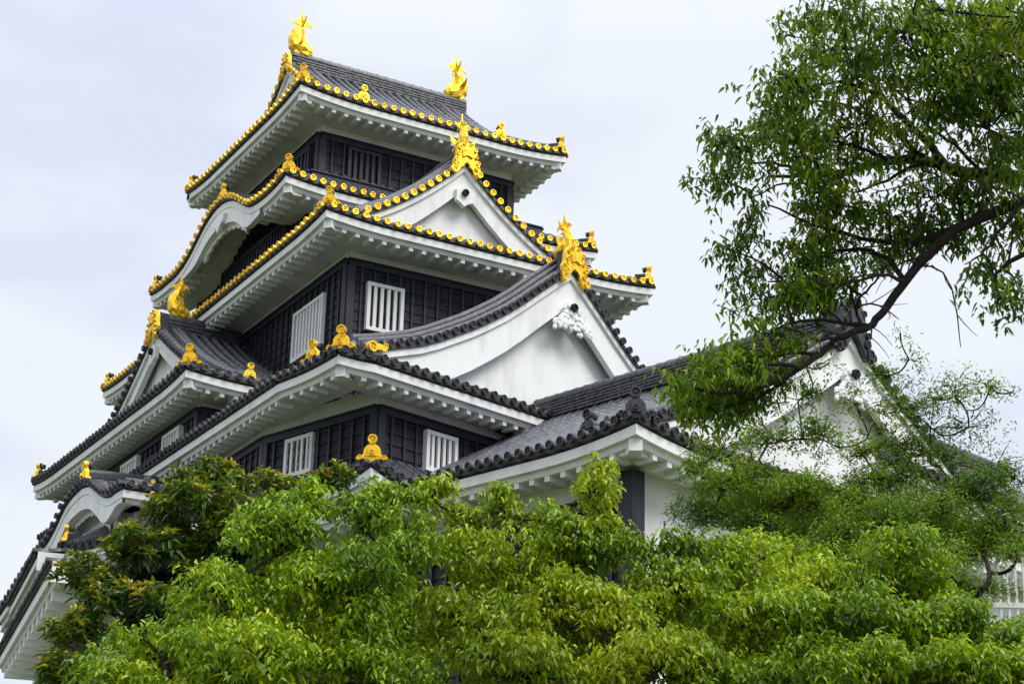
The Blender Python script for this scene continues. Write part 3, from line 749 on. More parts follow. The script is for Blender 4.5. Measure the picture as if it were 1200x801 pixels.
# =============================================== ROOF 4: lowest big roof, bent plan, with the great white gable
R5 = Roof(gold=False)
z4 = 12.52
Ea = np.array([14.20, 52.6, z4]); Eb = np.array([14.22, 35.35, z4]); Ec = np.array([14.65, 33.25, z4]); Ed = np.array([15.40, 33.02, z4])
Ee = uv(28.62, 27.93, z4)
p4 = zprof(2.3, 3.2, .25)
segs = [(Ea, Eb), (Eb, Ec), (Ec, Ed), (Ed, Ee)]
def inw_of(a, b):
    t = (b - a)[:2] / np.linalg.norm((b - a)[:2]); return np.array([-t[1], t[0], 0])
L_ = [np.linalg.norm((b - a)[:2]) for a, b in segs]
lz = [lambda s: 0, corner_lift(L_[1], 0, .12, 1.6), corner_lift(L_[2], .12, .03, .9), lambda s: 0]
roof_face(R5, Ea, Eb, inw_of(Ea, Eb), p4, [(0, L_[0] - 3, lambda s: 3.3), (L_[0] - 3, L_[0], lambda s: .6 + (L_[0] - s) * .9)], lift=lz[0])
roof_face(R5, Eb, Ec, inw_of(Eb, Ec), p4, [(0, L_[1], lambda s: min(2.6, .45 + (L_[1] - s) * .8))], lift=lz[1])
roof_face(R5, Ec, Ed, inw_of(Ec, Ed), zprof(.5, 1, .2), [(0, L_[2], lambda s: .5)], lift=lz[2])
roof_face(R5, Ed, Ee, inw_of(Ed, Ee), zprof(.35, 1, .1), [(0, L_[3], lambda s: .62)], lift=lz[3])
eave_under(R5, [Ea, Eb, Ec, Ed, Ee, Ee + VW * 3], lz + [lambda s: 0], .95)
c_ = Ec + EZ * (TH + .16); fdir = -(inw_of(Eb, Ec) + inw_of(Ec, Ed)); fdir /= np.linalg.norm(fdir)
ornament(R5, c_ - fdir * .12, fdir, 1.0)
hp = [c_ - fdir * d + EZ * (.05 + .36 * max(0, d - .3)) for d in np.linspace(.15, 1.6, 6)]
R5.ridge.sweep(hp, HIPP)
_o = ray(366, 425); _o = _o * (z4 + .42) / _o[2]; ornament(R5, _o, (-1, -.45, 0), .95)
R5.orn_back.box(Ee + EZ * .22 + VW * .12, UW * .10, VW * .14, EZ * .17)
hip_beam(R5, Ec, -fdir, .12)
# great gable in the turned frame
UA, VG, ZA = 29.40, 28.12, 16.50
HG = 6.1; rg = 3.62
gpts_h = [0, 1.0, 1.85, 2.9, 4.35, 5.75, 6.4]; gpts_d = [0, .80, 1.50, 2.20, 3.00, 3.50, 3.66]
dropG = lambda h: float(np.interp(abs(h), gpts_h, gpts_d)) * .8 + .2 * (float(np.interp(abs(h) + .35, gpts_h, gpts_d)) + float(np.interp(max(0, abs(h) - .35), gpts_h, gpts_d))) / 2
gable(R5, uv(UA, VG), VW, ZA, dropG, HG, gold=False, barge=.70, wall_back=.42, oni=1.0, fishsc=.80, rolls=((.20, .10, .16), (.36, .22, .30), (.54, .34, .44), (.74, .24, .32)), ridge_len=4.6, zbar=12.68, qr=EY, z_floor=12.35, pend='scroll', Hl=6.05, hmaxR=6.1)
gm = MB(); 
c = uv(UA - 6.02, VG - .10, ZA - 3.62); gm.disc(c + EZ * .05, -VW, .12, .06); gm.box(c + UW * .22 + EZ * .08, UW * .16, VW * .05, EZ * .06); gm.disc(c + UW * .35 + EZ * .14, -VW, .07, .05)
R5.kinds.append(gm)
R5.build(keep, 'lowest broad grey roof with the great white gable')

# =============================================== ROOF 5 and the undulating porch gable, lower left
R6 = Roof(gold=False)
z5 = 9.92
F0 = uv(30.5, 27.45, z5); F1 = uv(23.04, 27.45, z5); F2 = uv(22.70, 38.2, z5)
lf5a = corner_lift(np.linalg.norm((F2 - F1)[:2]), .25, .12, 1.3); lf5b = corner_lift(np.linalg.norm((F0 - F1)[:2]), .25, 0, 1.3)
L5 = np.linalg.norm((F2 - F1)[:2]); L6 = np.linalg.norm((F0 - F1)[:2])
roof_face(R6, F1, F2, UW, zprof(.9, 1.5), skirt(L5, 1.4), lift=lf5a)
roof_face(R6, F1, F0, VW, zprof(.9, 1.5), [(0, 1.4, lambda s: s), (1.4, L6, lambda s: 1.4)], lift=lf5b)
eave_under(R6, [F2, F1, F0], [lambda s: lf5a(L5 - s), lf5b], 1.1)
di = (UW + VW) / math.sqrt(2); hip_beam(R6, F1, di, .25)
pts = [F1 + (UW + VW) * d + EZ * (TH + .62 * d + .25 * max(0, 1 - d) ** 2 + .02) for d in np.linspace(.1, 1.3, 6)]
R6.ridge.sweep(pts, HIPP); ornament(R6, pts[0] + EZ * .02, -di, 1.0)
di = (UW - VW) / math.sqrt(2); pts = [F2 + (UW - VW) * d + EZ * (TH + .62 * d + .02) for d in np.linspace(.1, 1.3, 6)]
R6.ridge.sweep(pts, HIPP); ornament(R6, pts[0] + EZ * .1, -di, .9)
hip_beam(R6, F2, di, .12)
R6.build(keep, 'lower skirt roof half hidden behind the trees')

R7 = Roof(gold=False)
xk, yk0, zk = 12.50, 39.80, 10.90
kpY = [0, .46, .91, 1.40, 1.93, 2.62, 3.23, 4.02, 4.49, 4.92, 5.17, 5.62, 6.69, 9.6]
kpZ = [.06, .10, .06, .16, .38, .72, .82, .74, .62, .36, .20, .0, -.28, -1.25]
kara7 = smooth_interp(kpY, kpZ)
LK = 9.6
roof_face(R7, (xk, yk0, zk), (xk, yk0 + LK, zk), EX, zprof(.15, 2.2), [(0, 6.4, lambda s: 2.3), (6.4, LK, lambda s: 2.3)], lift=kara7, decay=40.0)
eave_under(R7, [(xk, yk0 + LK, zk), (xk, yk0, zk), (xk + 2.0, yk0, zk)], [lambda s: kara7(LK - s), lambda s: .06 + .0 * s], .9, raft_pitch=3.0)
roof_face(R7, (xk, yk0, zk), (xk + 2.0, yk0, zk), EY, zprof(.25, 1), [(0, 2.0, lambda s: .9)], lift=lambda s: .06, disc=True)
ss = np.linspace(.1, 6.0, 50)
up_ = [np.array([xk + .02, yk0 + s, zk + kara7(s) - .15]) for s in ss]
def thick7(s):
    u = (s - 3.15) / 2.6; return .12 + .26 * max(0, 1 - u * u) + .18 * math.exp(-((abs(u) - .70) / .20) ** 2)
lo_ = [p - EZ * thick7(s) for p, s in zip(up_, ss)]
R7.barge.grid([[a, b] for a, b in zip(up_, lo_)]); R7.barge.grid([[b, b + EX * .2] for b in lo_])
R7.barge.grid([[a + EX * .2, b + EX * .2 - EZ * (.10 + .06 * math.sin(s * 10) ** 2)] for a, b, s in zip(up_, lo_, ss) if 1.4 < s < 5])
R7.wall.grid([[np.array([xk + .55, yk0 + s, zk - .6]), np.array([xk + .55, yk0 + s, zk + kara7(s) - .2])] for s in np.linspace(.7, 6.2, 24)])
R7.wall.quad((xk + .55, yk0 + .7, zk - .6), (xk + 2.4, yk0 + .7, zk - .6), (xk + 2.4, yk0 + .7, zk), (xk + .55, yk0 + .7, zk))
R7.ridge.sweep([(xk + .1, yk0 + 3.2, zk + .82 + TH), (xk + 2.4, yk0 + 3.2, zk + .95 + TH)], ridge_prof(.15, .26, 2)); ornament(R7, (xk + .02, yk0 + 3.2, zk + .84 + TH), -EX, 1.0)
R7.ridge.sweep([(xk + .7, yk0 + .55, zk + .42), (xk + 1.0, yk0 + 1.2, zk + .5), (xk + 1.0, yk0 + 3.2, zk + 1.05)], HIPP)
ornament(R7, (xk + .75, yk0 + .25, zk + .2), (-.4, -1, 0), .5)
ornament(R7, (xk + .15, yk0 + 5.6, zk - .18), (-1, -.2, 0), .6)
R7.build(keep, 'undulating white porch gable low on the left')

# two long eaves running away at the far left, with thick plastered rafters
R8 = Roof(gold=False)
az = math.radians(79.8); dv = np.array([math.cos(az), math.sin(az), 0]); di_ = np.array([math.sin(az), -math.cos(az), 0])
def atz(px, py, z): r = ray(px, py); return r * z / r[2]
for (px, py, z, Lw, ov, big) in ((44, 652, 9.75, 9, 1.0, False), (61, 664, 8.7, 12, 1.7, True)):
    p0 = atz(px, py, z) - dv * (.0 if not big else .0); p1 = p0 + dv * Lw
    roof_face(R8, p0, p1, di_, zprof(.12, 1), [(0, Lw, lambda s: .9)], pitch=.285)
    eave_under(R8, [p1, p0], [lambda s: 0], ov, raft_pitch=.95 if big else .36, big=big, hfas=.24 if big else .17)
    wp = p0 + di_ * ov
    wn = p0 + di_ * .12
    R8.fascia.box(p0 + di_ * .5 - EZ * .10, di_ * .5, dv * .04, EZ * .22)
    R8.wall.quad(wp - EZ * 4, wp - EZ * 4 + dv * Lw, wp + dv * Lw, wp)
R8.build(keep, 'receding white eaves with thick rafters at the far left')

# =============================================== walls of the keep
wb_, wp_, ww_ = MB(), MB(), MB()
def rect_walls(xa, xb, ya, yb, z0, z1, white, **k):
    board_wall((xa, ya), (xb, ya), z0, z1, -EY, wb_, wp_, ww_, white, **k)
    board_wall((xa, ya), (xa, yb), z0, z1, -EX, wb_, wp_, ww_, white, **k)
    board_wall((xb, ya), (xb, yb), z0, z1, EX, wb_, wp_, ww_, white, **k)
    board_wall((xa, yb), (xb, yb), z0, z1, EY, wb_, wp_, ww_, white, **k)
rect_walls(17.99, 23.96, 42.86, 49.08, 19.6, 22.50, .40)
rect_walls(17.43, 24.46, 42.03, 49.85, 18.0, 20.9, .0, batten=.30)
rect_walls(17.42, 24.44, 39.22, 53.57, 12.8, 17.42, .40)
# left bay
board_wall((14.65, 41.25), (14.65, 51.4), 12.3, 13.62, -EX, wb_, wp_, ww_, .30)
board_wall((14.65, 41.25), (17.5, 41.25), 12.3, 13.62, -EY, wb_, wp_, ww_, .30)
# bent lower storey
Q0 = uv(24.31, 28.81); Q1 = uv(24.20, 32.5); Q2 = np.array([15.05, 52., 0]); Q3 = uv(31, 28.81)
Q1b = np.array([Q1[0], Q1[1], 0])
board_wall(Q0, Q3, 5.5, 12.02, -VW, wb_, wp_, ww_, .42, batten=.36)
board_wall(Q0, Q1, 5.5, 12.02, inw_of(Q0, Q1) , wb_, wp_, ww_, .42, batten=.36)
o2 = inw_of(Q1, Q2)
board_wall(Q1, Q2, 5.5, 12.02, o2, wb_, wp_, ww_, .42, batten=.36)
kw = wb_.build('wall', 'board', keep, label='black lapped board walls')
wp_.build('battens', 'post', kw); ww_.build('plaster_band', 'plaster', kw)
core = MB()
for xa, xb, ya, yb, z0, z1 in ((18.02, 23.93, 42.89, 49.05, 19, 23.3), (17.46, 24.43, 42.06, 49.82, 17.5, 19.6), (17.45, 24.41, 39.25, 53.54, 9, 17.9), (14.68, 17.5, 41.28, 51.37, 10, 14.2)):
    core.box(((xa + xb) / 2, (ya + yb) / 2, (z0 + z1) / 2), EX * (xb - xa) / 2, EY * (yb - ya) / 2, EZ * (z1 - z0) / 2)
core.build('inner_wall', 'board', keep)

# windows
window(keep, (0, 39.22), EX, -EY, 17.95, 18.86, 15.72, 16.88, 4)
window(keep, (17.42, 0), EY, -EX, 40.38, 42.15, 15.60, 16.86, 8)
window(keep, (0, 42.86), EX, -EY, 18.83, 19.73, 21.00, 22.24, 4, white=False)
window(keep, (17.99, 0), EY, -EX, 43.3, 45.6, 21.00, 22.24, 8, white=False)
window(keep, (17.43, 0), EY, -EX, 43.2, 47.8, 18.75, 19.90, 22, white=False)
window(keep, uv(0, 28.81), UW, -VW, 25.62, 26.44, 10.95, 11.76, 4)
window(keep, Q0, VW, -UW, 2.02, 2.90, 11.0, 11.80, 4)
window(keep, Q1, inw_of(Q1, Q2) @ EX * 0 + (Q2 - Q1) / np.linalg.norm(Q2 - Q1), o2, 1.7, 2.4, 11.1, 11.85, 4)
window(keep, (14.65, 0), EY, -EX, 42.3, 43.4, 12.75, 13.42, 5)
window(keep, (14.65, 0), EY, -EX, 45.4, 46.6, 12.75, 13.42, 5)

# stone base
sb = MB()
base = [Q3 + UW * 2, Q0, Q1, np.array([13.9, 46, 0]), np.array([14.0, 56, 0])]
for a, b in zip(base, base[1:]):
    n_ = -inw_of(b, a) if False else -inw_of(a, b)
    n_ = inw_of(a, b)
    sb.grid([[np.array([*(a + (b - a) * i / 6)[:2], 0]) + n_ * (.1 + 2.2 * (1 - k / 6) ** 1.6) + EZ * (-1.6 + 7.4 * k / 6) for k in range(7)] for i in range(7)])
sb.build('stone_base', 'stone', keep)

# =============================================== ANNEX HALL (turned frame)
hall = root_at('connecting_hall', tuple(uv(26, 24, -1.6)))
tag(hall, 'lower white walled hall with a broad dark tiled roof right of the keep', 'building')
R9 = Roof(gold=False)
ua, va, za = 21.26, 18.88, 8.72
ub = 28.7 + (28.7 - ua); vb = 28.8; PA = .24
Ha = 28.7 - ua; rA = 3.74
_pa = ([0, 1.5, 3.3, 4.74, 6.24, 7.15, 7.44], [0, .55, 1.27, 2.06, 2.93, 3.53, 3.74]); pA = lambda d: float(np.interp(d, *_pa)); LA = vb - va; WA = ub - ua; gbA = 1.05
lfA = corner_lift(LA, .18, 0, 2.2); lfAu = corner_lift(WA, .18, .18, 2.2)
roof_face(R9, uv(ua, va, za), uv(ua, vb, za), UW, pA, [(0, gbA, lambda s: s), (gbA, LA, lambda s: Ha)], lift=lfA, nd=12, pitch=PA, rr=.062)
roof_face(R9, uv(ub, va, za), uv(ub, vb, za), -UW, pA, [(0, gbA, lambda s: s), (gbA, LA, lambda s: Ha)], lift=lfA, nd=12, pitch=PA, rr=.062)
roof_face(R9, uv(ua, va, za), uv(ub, va, za), VW, pA, skirt(WA, 1.5), lift=lfAu, pitch=PA, rr=.062)
eave_under(R9, [uv(ua, vb, za), uv(ua, va, za), uv(ub, va, za), uv(ub, vb, za)], [lambda s: lfA(LA - s), lfAu, lfA], .85)
for c_, s1_ in ((uv(ua, va, za), 1), (uv(ub, va, za), -1)):
    di = (UW * s1_ + VW) / math.sqrt(2); hip_beam(R9, c_, di, .18)
    pts = [c_ + (UW * s1_ + VW) * d + EZ * (TH + pA(d) + .18 * max(0, 1 - d) ** 2 + .02) for d in np.linspace(.1, gbA + .1, 6)]
    R9.ridge.sweep(pts, HIPP); ornament(R9, pts[0], -di, .95)
    pts = [uv(ua if s1_ > 0 else ub, va + gbA + .30, za + TH) + UW * s1_ * d + EZ * (pA(d) + .03) for d in np.linspace(.35, Ha, 14)]
    R9.ridge.sweep(pts, HIPP); ornament(R9, pts[0], -UW * s1_, .95)
zrA = za + TH + rA
gable(R9, uv(28.7, va + gbA), VW, zrA + .16, lambda h: rA - pA(Ha - abs(h)), Ha, gold=False, barge=.60, wall_back=.4, hmaxR=Ha - .9, Hl=Ha - .9, oni=1.2, pend='scroll', z_floor=za + .2, verge=True)
ridge_stack(R9, uv(28.7, 28.45, zrA + .02), uv(28.7, va + gbA + .05, zrA + .10), .22, .44, 6, 3)
R9.build(hall, 'broad dark tiled hip and gable roof', ornaments_gold=False)
hb, hp2, hw = MB(), MB(), MB()
pu, pv = ua + .85, va + .85
for a, b, o_ in ((uv(pu, pv), uv(pu, 28.8), -UW), (uv(pu, pv), uv(ub - .85, pv), -VW)):
    a = np.array([*a[:2], 0]); b = np.array([*b[:2], 0])
    hw.quad(a + EZ * -1.6, b + EZ * -1.6, b + EZ * (za - .2), a + EZ * (za - .2))
hw.build('wall', 'plaster', hall)
board_wall(uv(pu, pv), uv(pu, 28.8), 4.0, 8.08, -UW, hb, hp2, hw, 0, posts=(False, False), batten=.4)
hb.build('wall', 'board', hall, label='black boards below the white plaster')
hp2.box(uv(pu + .0, pv + .0, 5.0), UW * .15, VW * .15, EZ * 3.45); hp2.build('post', 'post', hall)

# far storehouse at the right edge
st = root_at('storehouse', tuple(at(1190, 560, 40) * np.array([1, 1, 0]) + np.array([0, 0, -1.6])))
tag(st, 'small tiled roofed building at the right edge behind the maple', 'building')
R10 = Roof(gold=False)
cs = at(1150, 600, 40); zs = cs[2]
sa = cs - UW * 3.2; sbp = cs + UW * 7
sa[2] = sbp[2] = zs + .25
roof_face(R10, sa, sbp, VW, zprof(2.3, 3.6, .15), [(0, 10.2, lambda s: 3.6)])
eave_under(R10, [sa, sbp], [lambda s: 0], .8)
R10.ridge.sweep([sa + VW * 3.6 + EZ * 2.4, sbp + VW * 3.6 + EZ * 2.4], ridge_prof(.2, .45, 4))
ornament(R10, sa + VW * 3.6 + EZ * 2.45, -UW, .9)
R10.wall.quad(*(sa + VW * .8 + EZ * -9, sbp + VW * .8 + EZ * -9, sbp + VW * .8 - EZ * .3, sa + VW * .8 - EZ * .3))
R10.wall.add([sa + VW * .8 + UW * .4 + EZ * -9, sa + VW * 6.4 + UW * .4 - EZ * 9, sa + VW * 6.4 + UW * .4, sa + VW * 3.6 + UW * .4 + EZ * 2.2, sa + VW * .8 + UW * .4], [(0, 1, 2, 3, 4)])
R10.build(st, None, ornaments_gold=False)
# white lattice fence low at the right edge
lf_ = MB(); c0 = at(1172, 700, 26); d0 = np.array([_r[0], _r[1], 0]); d0 /= np.linalg.norm(d0); n0 = np.array([-d0[1], d0[0], 0])
for i in range(20): lf_.box(c0 + d0 * i * .11 + EZ * -.1, d0 * .016, n0 * .02, EZ * .75)
for zz in (-.75, -.1, .6): lf_.box(c0 + d0 * 1.04 + EZ * zz, d0 * 1.15, n0 * .035, EZ * .035)
for i in (0, 13): lf_.box(np.array([c0[0], c0[1], 0]) + d0 * (i * .16) + EZ * ((c0[2] - .8 - 1.6) / 2), d0 * .07, n0 * .07, EZ * (c0[2] - .8 + 1.6) / 2)
lfo = lf_.build('lattice_fence', 'plaster'); tag(lfo, 'white upright lattice panel glimpsed behind leaves at the right edge', 'fence')

# ground
g = MB(); g.add([(-400, -400, -1.6), (600, -400, -1.6), (600, 600, -1.6), (-400, 600, -1.6)], [(0, 1, 2, 3)])
tag(g.build('ground', 'earth'), kind='structure')

# ------------------------------------------------------------------ trees
def leaves_mesh(name, mt, parent, C, n_per, length, width, droop, jitter=.35, spread=.03, up_bias=0.0, lenvar=.42):
    """whorls of leaves at twig tips C (N,3)"""
    N = len(C); K = n_per; T = N * K
    base = np.repeat(C, K, 0) + RNG.normal(0, spread, (T, 3))
    az_ = np.tile(np.arange(K) * 2.399, N) + np.repeat(RNG.uniform(0, 6.28, N), K) + RNG.normal(0, .3, T)
    el = -droop + up_bias + RNG.normal(0, jitter, T)
    L = length * (1 + RNG.uniform(-lenvar, lenvar, T)); Wd = width * (1 + RNG.uniform(-.25, .25, T))
    dirv = np.stack([np.cos(az_) * np.cos(el), np.sin(az_) * np.cos(el), np.sin(el)], 1)
    sd_ = np.stack([-np.sin(az_), np.cos(az_), np.zeros(T)], 1)
    roll = RNG.normal(0, .5, T); nrm = np.cross(dirv, sd_)
    nrm = np.where(nrm[:, 2:3] < 0, -nrm, nrm)
    sr = sd_ * np.cos(roll)[:, None] + nrm * np.sin(roll)[:, None]
    nr = np.cross(sr, dirv); nr = np.where(nr[:, 2:3] < 0, -nr, nr)
    def pt(t, s, fold): 
        bend = -0.35 * t * t
        return base + dirv * (L * t)[:, None] + sr * (Wd * s)[:, None] + nr * (Wd * fold)[:, None] + np.array([0, 0, 1.]) * (L * bend)[:, None]
    o = np.ones(T)
    pts = [pt(o * 0.08, o * 0, o * 0), pt(o * .36, o * .5, o * .22), pt(o * .70, o * .36, o * .14), pt(o * 1.0, o * 0, o * 0), pt(o * .70, -o * .36, o * .14), pt(o * .36, -o * .5, o * .22)]
    V = np.stack(pts, 1).reshape(-1, 3)
    idx = np.arange(T)[:, None] * 6
    F = np.concatenate([idx + np.array([[0, 1, 2, 3]]), idx + np.array([[0, 3, 4, 5]])], 1).reshape(-1, 4)
    me = bpy.data.meshes.new(name); me.vertices.add(len(V)); me.vertices.foreach_set('co', V.ravel())
    me.loops.add(F.size); me.loops.foreach_set('vertex_index', F.ravel().astype(np.int32))
    me.polygons.add(len(F)); me.polygons.foreach_set('loop_start', (np.arange(len(F)) * 4).astype(np.int32)); me.polygons.foreach_set('loop_total', np.full(len(F), 4, np.int32))
    me.materials.append(M[mt]); me.update(calc_edges=True); me.validate()
    ob = bpy.data.objects.new(name, me); COL.objects.link(ob); ob.parent = parent
    return ob

def curve_pts(a, b, sag=.1, n=5, rnd=.08):
    a = np.asarray(a, float); b = np.asarray(b, float); L = np.linalg.norm(b - a); out_ = []
    w1 = RNG.normal(0, rnd, 3) * L
    for i in range(n + 1):
        t = i / n; out_.append(a + (b - a) * t + EZ * sag * L * math.sin(math.pi * t) + w1 * math.sin(math.pi * t))
    return out_

def tree(name, label, cat, clumps, trunk_xy, mt, leaf, dens, bark='bark', group=None, trunk_r=.14, fork=.55, shell=.55, twigs=.35, ground=-1.6, n_per=9, droop=.5, up_bias=0., extra_limbs=(), trunk_pts=None, jitter=.35, spread=.03, sub=0, fill=.5, flat=.8, shoots=None, airy=()):
    """clumps: list of (center xyz, radii xyz). dens: whorls per cubic metre of clump"""
    root = root_at(name, (trunk_xy[0], trunk_xy[1], ground)); tag(root, label, cat, group)
    wood = MB()
    top = np.mean([c for c, r in clumps], 0); base = np.array([trunk_xy[0], trunk_xy[1], ground])
    fz = ground + (top[2] - ground) * fork
    f = np.array([base[0] * .5 + top[0] * .5, base[1] * .5 + top[1] * .5, fz])
    if trunk_pts is None: tp = curve_pts(base, f, 0, 6, .03)
    else: tp = trunk_pts; f = np.asarray(tp[-1], float)
    wood.tube(tp, list(np.linspace(trunk_r, trunk_r * .7, len(tp))), 10)
    wood_o = wood.build('trunk', bark, root, smooth=True)
    limb = MB(); tips = []
    nodes = [(f, trunk_r * .62)]; todo = sorted([np.asarray(c, float) for c, r in list(clumps) + list(airy)], key=lambda c: np.linalg.norm(c - f))
    for c in todo:
        k_ = min(range(len(nodes)), key=lambda i: np.linalg.norm(nodes[i][0] - c) + (0 if nodes[i][0][2] < c[2] + .1 else .8))
        a, ra = nodes[k_]; rb = max(.012, ra * .62)
        pts_ = curve_pts(a, c, -.06, 7, .09); limb.tube(pts_, list(np.linspace(ra * .85, rb, 8)), 6)
        nodes.append((c, rb)); nodes.append((pts_[4], ra * .7))
    for c, r, thin in [(c, r, 0) for c, r in clumps] + [(c, r, 1) for c, r in airy]:
        c = np.asarray(c, float); r = np.asarray(r, float)
        if thin: r = r * np.array([1, 1, .9])
        vol = 4.19 * r[0] * r[1] * r[2]; n = int(vol * dens)
        if thin:
            n = int(vol * 190)
        elif sub:
            ns = max(4, int(vol / (4.19 * sub ** 3) * fill)); d = RNG.normal(0, 1, (ns, 3)); d /= np.linalg.norm(d, axis=1)[:, None]
            sc = c + d * (RNG.uniform(shell ** 3, 1, ns) ** (1 / 3))[:, None] * np.maximum(r - sub * .85, r * .42)
            sr = np.minimum(sub * RNG.uniform(.65, 1.3, ns), .62 * min(r[0], r[2] * 1.3))
            for q_, rr_ in zip(sc, sr):
                m = max(4, int(dens * sub ** 2 * (rr_ / sub) ** 2)); e = RNG.normal(0, 1, (m, 3)); e[:, 2] = np.abs(e[:, 2]) * 1.1 - .35; e /= np.linalg.norm(e, axis=1)[:, None]
                P = q_ + e * (rr_ * RNG.uniform(.72, 1.08, m))[:, None] * np.array([1, 1, flat]); tips.append(P)
                limb.tube(curve_pts(c + (q_ - c) * .25, q_, -.03, 4, .07), [.014, .011, .009, .007, .005], 4, cap=False)
                for k_ in range(min(m, int(3 + twigs * 6))):
                    limb.tube(curve_pts(q_, P[k_], .02, 3, .06), [.006, .005, .004, .0025], 3, cap=False)
            continue
        d = RNG.normal(0, 1, (n, 3)); d /= np.linalg.norm(d, axis=1)[:, None]
        rad = RNG.uniform(.05 if thin else shell ** 3, 1, n) ** (1 / 3)
        # uneven outline: lobes
        ph_ = RNG.uniform(0, 6.28, 6)
        lob = 1 + .16 * np.sin(d[:, 0] * 5 + ph_[0]) * np.sin(d[:, 1] * 5 + ph_[1]) + .14 * np.sin(d[:, 2] * 7 + ph_[2]) + .10 * np.sin(d[:, 0] * 13 + ph_[3]) * np.sin(d[:, 2] * 11 + ph_[4])
        P = c + d * (rad * lob)[:, None] * r
        tips.append(P)
        m = n // 2 if thin else int(n * twigs * .25)
        for k_ in range(m):
            a = c + (P[k_] - c) * (RNG.uniform(.25, .7) if thin else RNG.uniform(.45, .8))
            limb.tube(curve_pts(a, P[k_], .02, 3, .06), [.010, .007, .005, .003], 3, cap=False)
    for (a, b, r0, r1) in extra_limbs: limb.tube(curve_pts(a, b, .02, 6, .04), list(np.linspace(r0, r1, 7)), 6)
    limb.build('limbs', bark, root, smooth=True)
    C = np.concatenate(tips)
    leaves_mesh('crown', mt, root, C, n_per, leaf[0], leaf[1], droop, up_bias=up_bias, jitter=jitter, spread=spread)
    if shoots:
        sel = C[RNG.uniform(0, 1, len(C)) < shoots[1]] + np.array([0, 0, .05])
        leaves_mesh('young_shoots', shoots[0], root, sel, 9, leaf[0] * .85, leaf[1] * .95, -.7, jitter=.35, spread=.012)
    return root

def clump(px, py, dist, rpx, rpy=None, rd=None):
    s = dist / FPX; rpy = rpy or rpx; c = at(px, py, dist)
    rh = rpx * s; rv = rpy * s; rd = rd or rh
    return (c, (max(rh, rd) * .5 + rh * .5, max(rh, rd) * .5 + rh * .5, rv))

# foreground evergreen trees
t1 = [clump(190, 765, 15, 85, 60), clump(255, 700, 15.2, 70, 60), clump(330, 645, 15.4, 72, 56), clump(420, 615, 15.6, 60, 46), clump(400, 700, 15, 95, 80), clump(300, 780, 14.6, 110, 70), clump(480, 650, 15.4, 60, 60), clump(200, 840, 14.6, 100, 60), clump(440, 800, 14.8, 90, 60), clump(335, 590, 15.8, 34, 28), clump(475, 588, 15.8, 44, 26), clump(130, 800, 14.8, 62, 44), clump(365, 585, 15.9, 38, 26), clump(300, 612, 15.8, 40, 26), clump(440, 580, 15.9, 30, 24), clump(400, 740, 18, 140, 60), clump(300, 720, 18, 100, 60)]
tree('evergreen_oak', 'bushy fresh green tree covering the lower left of the view below the keep', 'tree', t1, tuple(at(300, 900, 15.5)[:2]), 'leaf_fresh', (.060, .026), 560, n_per=10, droop=.42, sub=.21, fill=1.05, group='evergreen trees along the foot of the view', twigs=.2)
t2 = [clump(600, 665, 15.8, 80, 62), clump(560, 740, 15.2, 85, 70), clump(690, 640, 16, 75, 50), clump(700, 720, 15.4, 90, 75), clump(785, 690, 15.8, 72, 50), clump(620, 800, 15, 110, 60), clump(770, 790, 15, 100, 65), clump(590, 600, 16, 30, 34), clump(690, 580, 16.2, 36, 34), clump(712, 606, 16.2, 26, 28), clump(645, 610, 16.2, 34, 30), clump(505, 578, 15.8, 30, 30), clump(545, 600, 16, 30, 26), clump(800, 640, 16, 40, 26), clump(583, 580, 16, 18, 22), clump(703, 545, 16.3, 22, 22), clump(735, 640, 16.2, 30, 22), clump(545, 645, 15.8, 40, 36), clump(620, 740, 18, 140, 70), clump(760, 740, 18, 120, 60)]
tree('evergreen_oak', 'yellowish green tree in the middle with sprigs reaching up to the tiled hall roof', 'tree', t2, tuple(at(680, 900, 16)[:2]), 'leaf_yellow', (.060, .026), 560, n_per=10, droop=.45, sub=.21, fill=1.05, group='evergreen trees along the foot of the view', twigs=.2)
t3 = [clump(870, 670, 16.4, 75, 55), clump(900, 740, 15.8, 90, 70), clump(1000, 720, 16, 85, 55), clump(850, 810, 15.2, 90, 60), clump(980, 800, 15.4, 110, 60), clump(1080, 740, 16.2, 80, 45), clump(1130, 720, 16.4, 45, 42), clump(1110, 800, 15.6, 95, 55), clump(1200, 800, 15.6, 70, 56), clump(1050, 710, 18, 90, 50), clump(950, 700, 18, 90, 50), clump(1150, 770, 18, 80, 50), clump(870, 710, 18, 80, 50), clump(1000, 770, 18, 120, 60), clump(1060, 650, 17.5, 55, 45), clump(1190, 750, 16.2, 36, 26)]
tree('evergreen_oak', 'green tree at the lower right with pale yellow shoots on its right side', 'tree', t3, tuple(at(980, 900, 16)[:2]), 'leaf_fresh', (.060, .026), 560, n_per=10, droop=.42, sub=.21, fill=1.05, group='evergreen trees along the foot of the view', twigs=.2, shoots=('leaf_yellow', .10))
# leathery tree on the left with rusty shoots
t4 = [clump(270, 560, 20, 58, 24), clump(325, 574, 20, 46, 22), clump(390, 566, 20, 30, 22), clump(215, 580, 20, 50, 32), clump(170, 655, 19.5, 62, 40), clump(105, 680, 19.5, 60, 36), clump(230, 640, 19.5, 65, 45), clump(150, 720, 19, 70, 55), clump(95, 745, 18.8, 46, 44), clump(68, 792, 18.5, 38, 30), clump(250, 600, 19.5, 60, 40), clump(190, 610, 19.8, 40, 26)]
tree('leathery_leaved_tree', 'dark tree with rusty yellow shoots in front of the left foot of the keep', 'tree', t4, tuple(at(180, 900, 19.5)[:2]), 'leaf_deep', (.115, .036), 260, n_per=10, droop=-.05, jitter=.5, shell=.2, sub=.24, fill=.75, twigs=.4, shoots=('leaf_rust', .75))
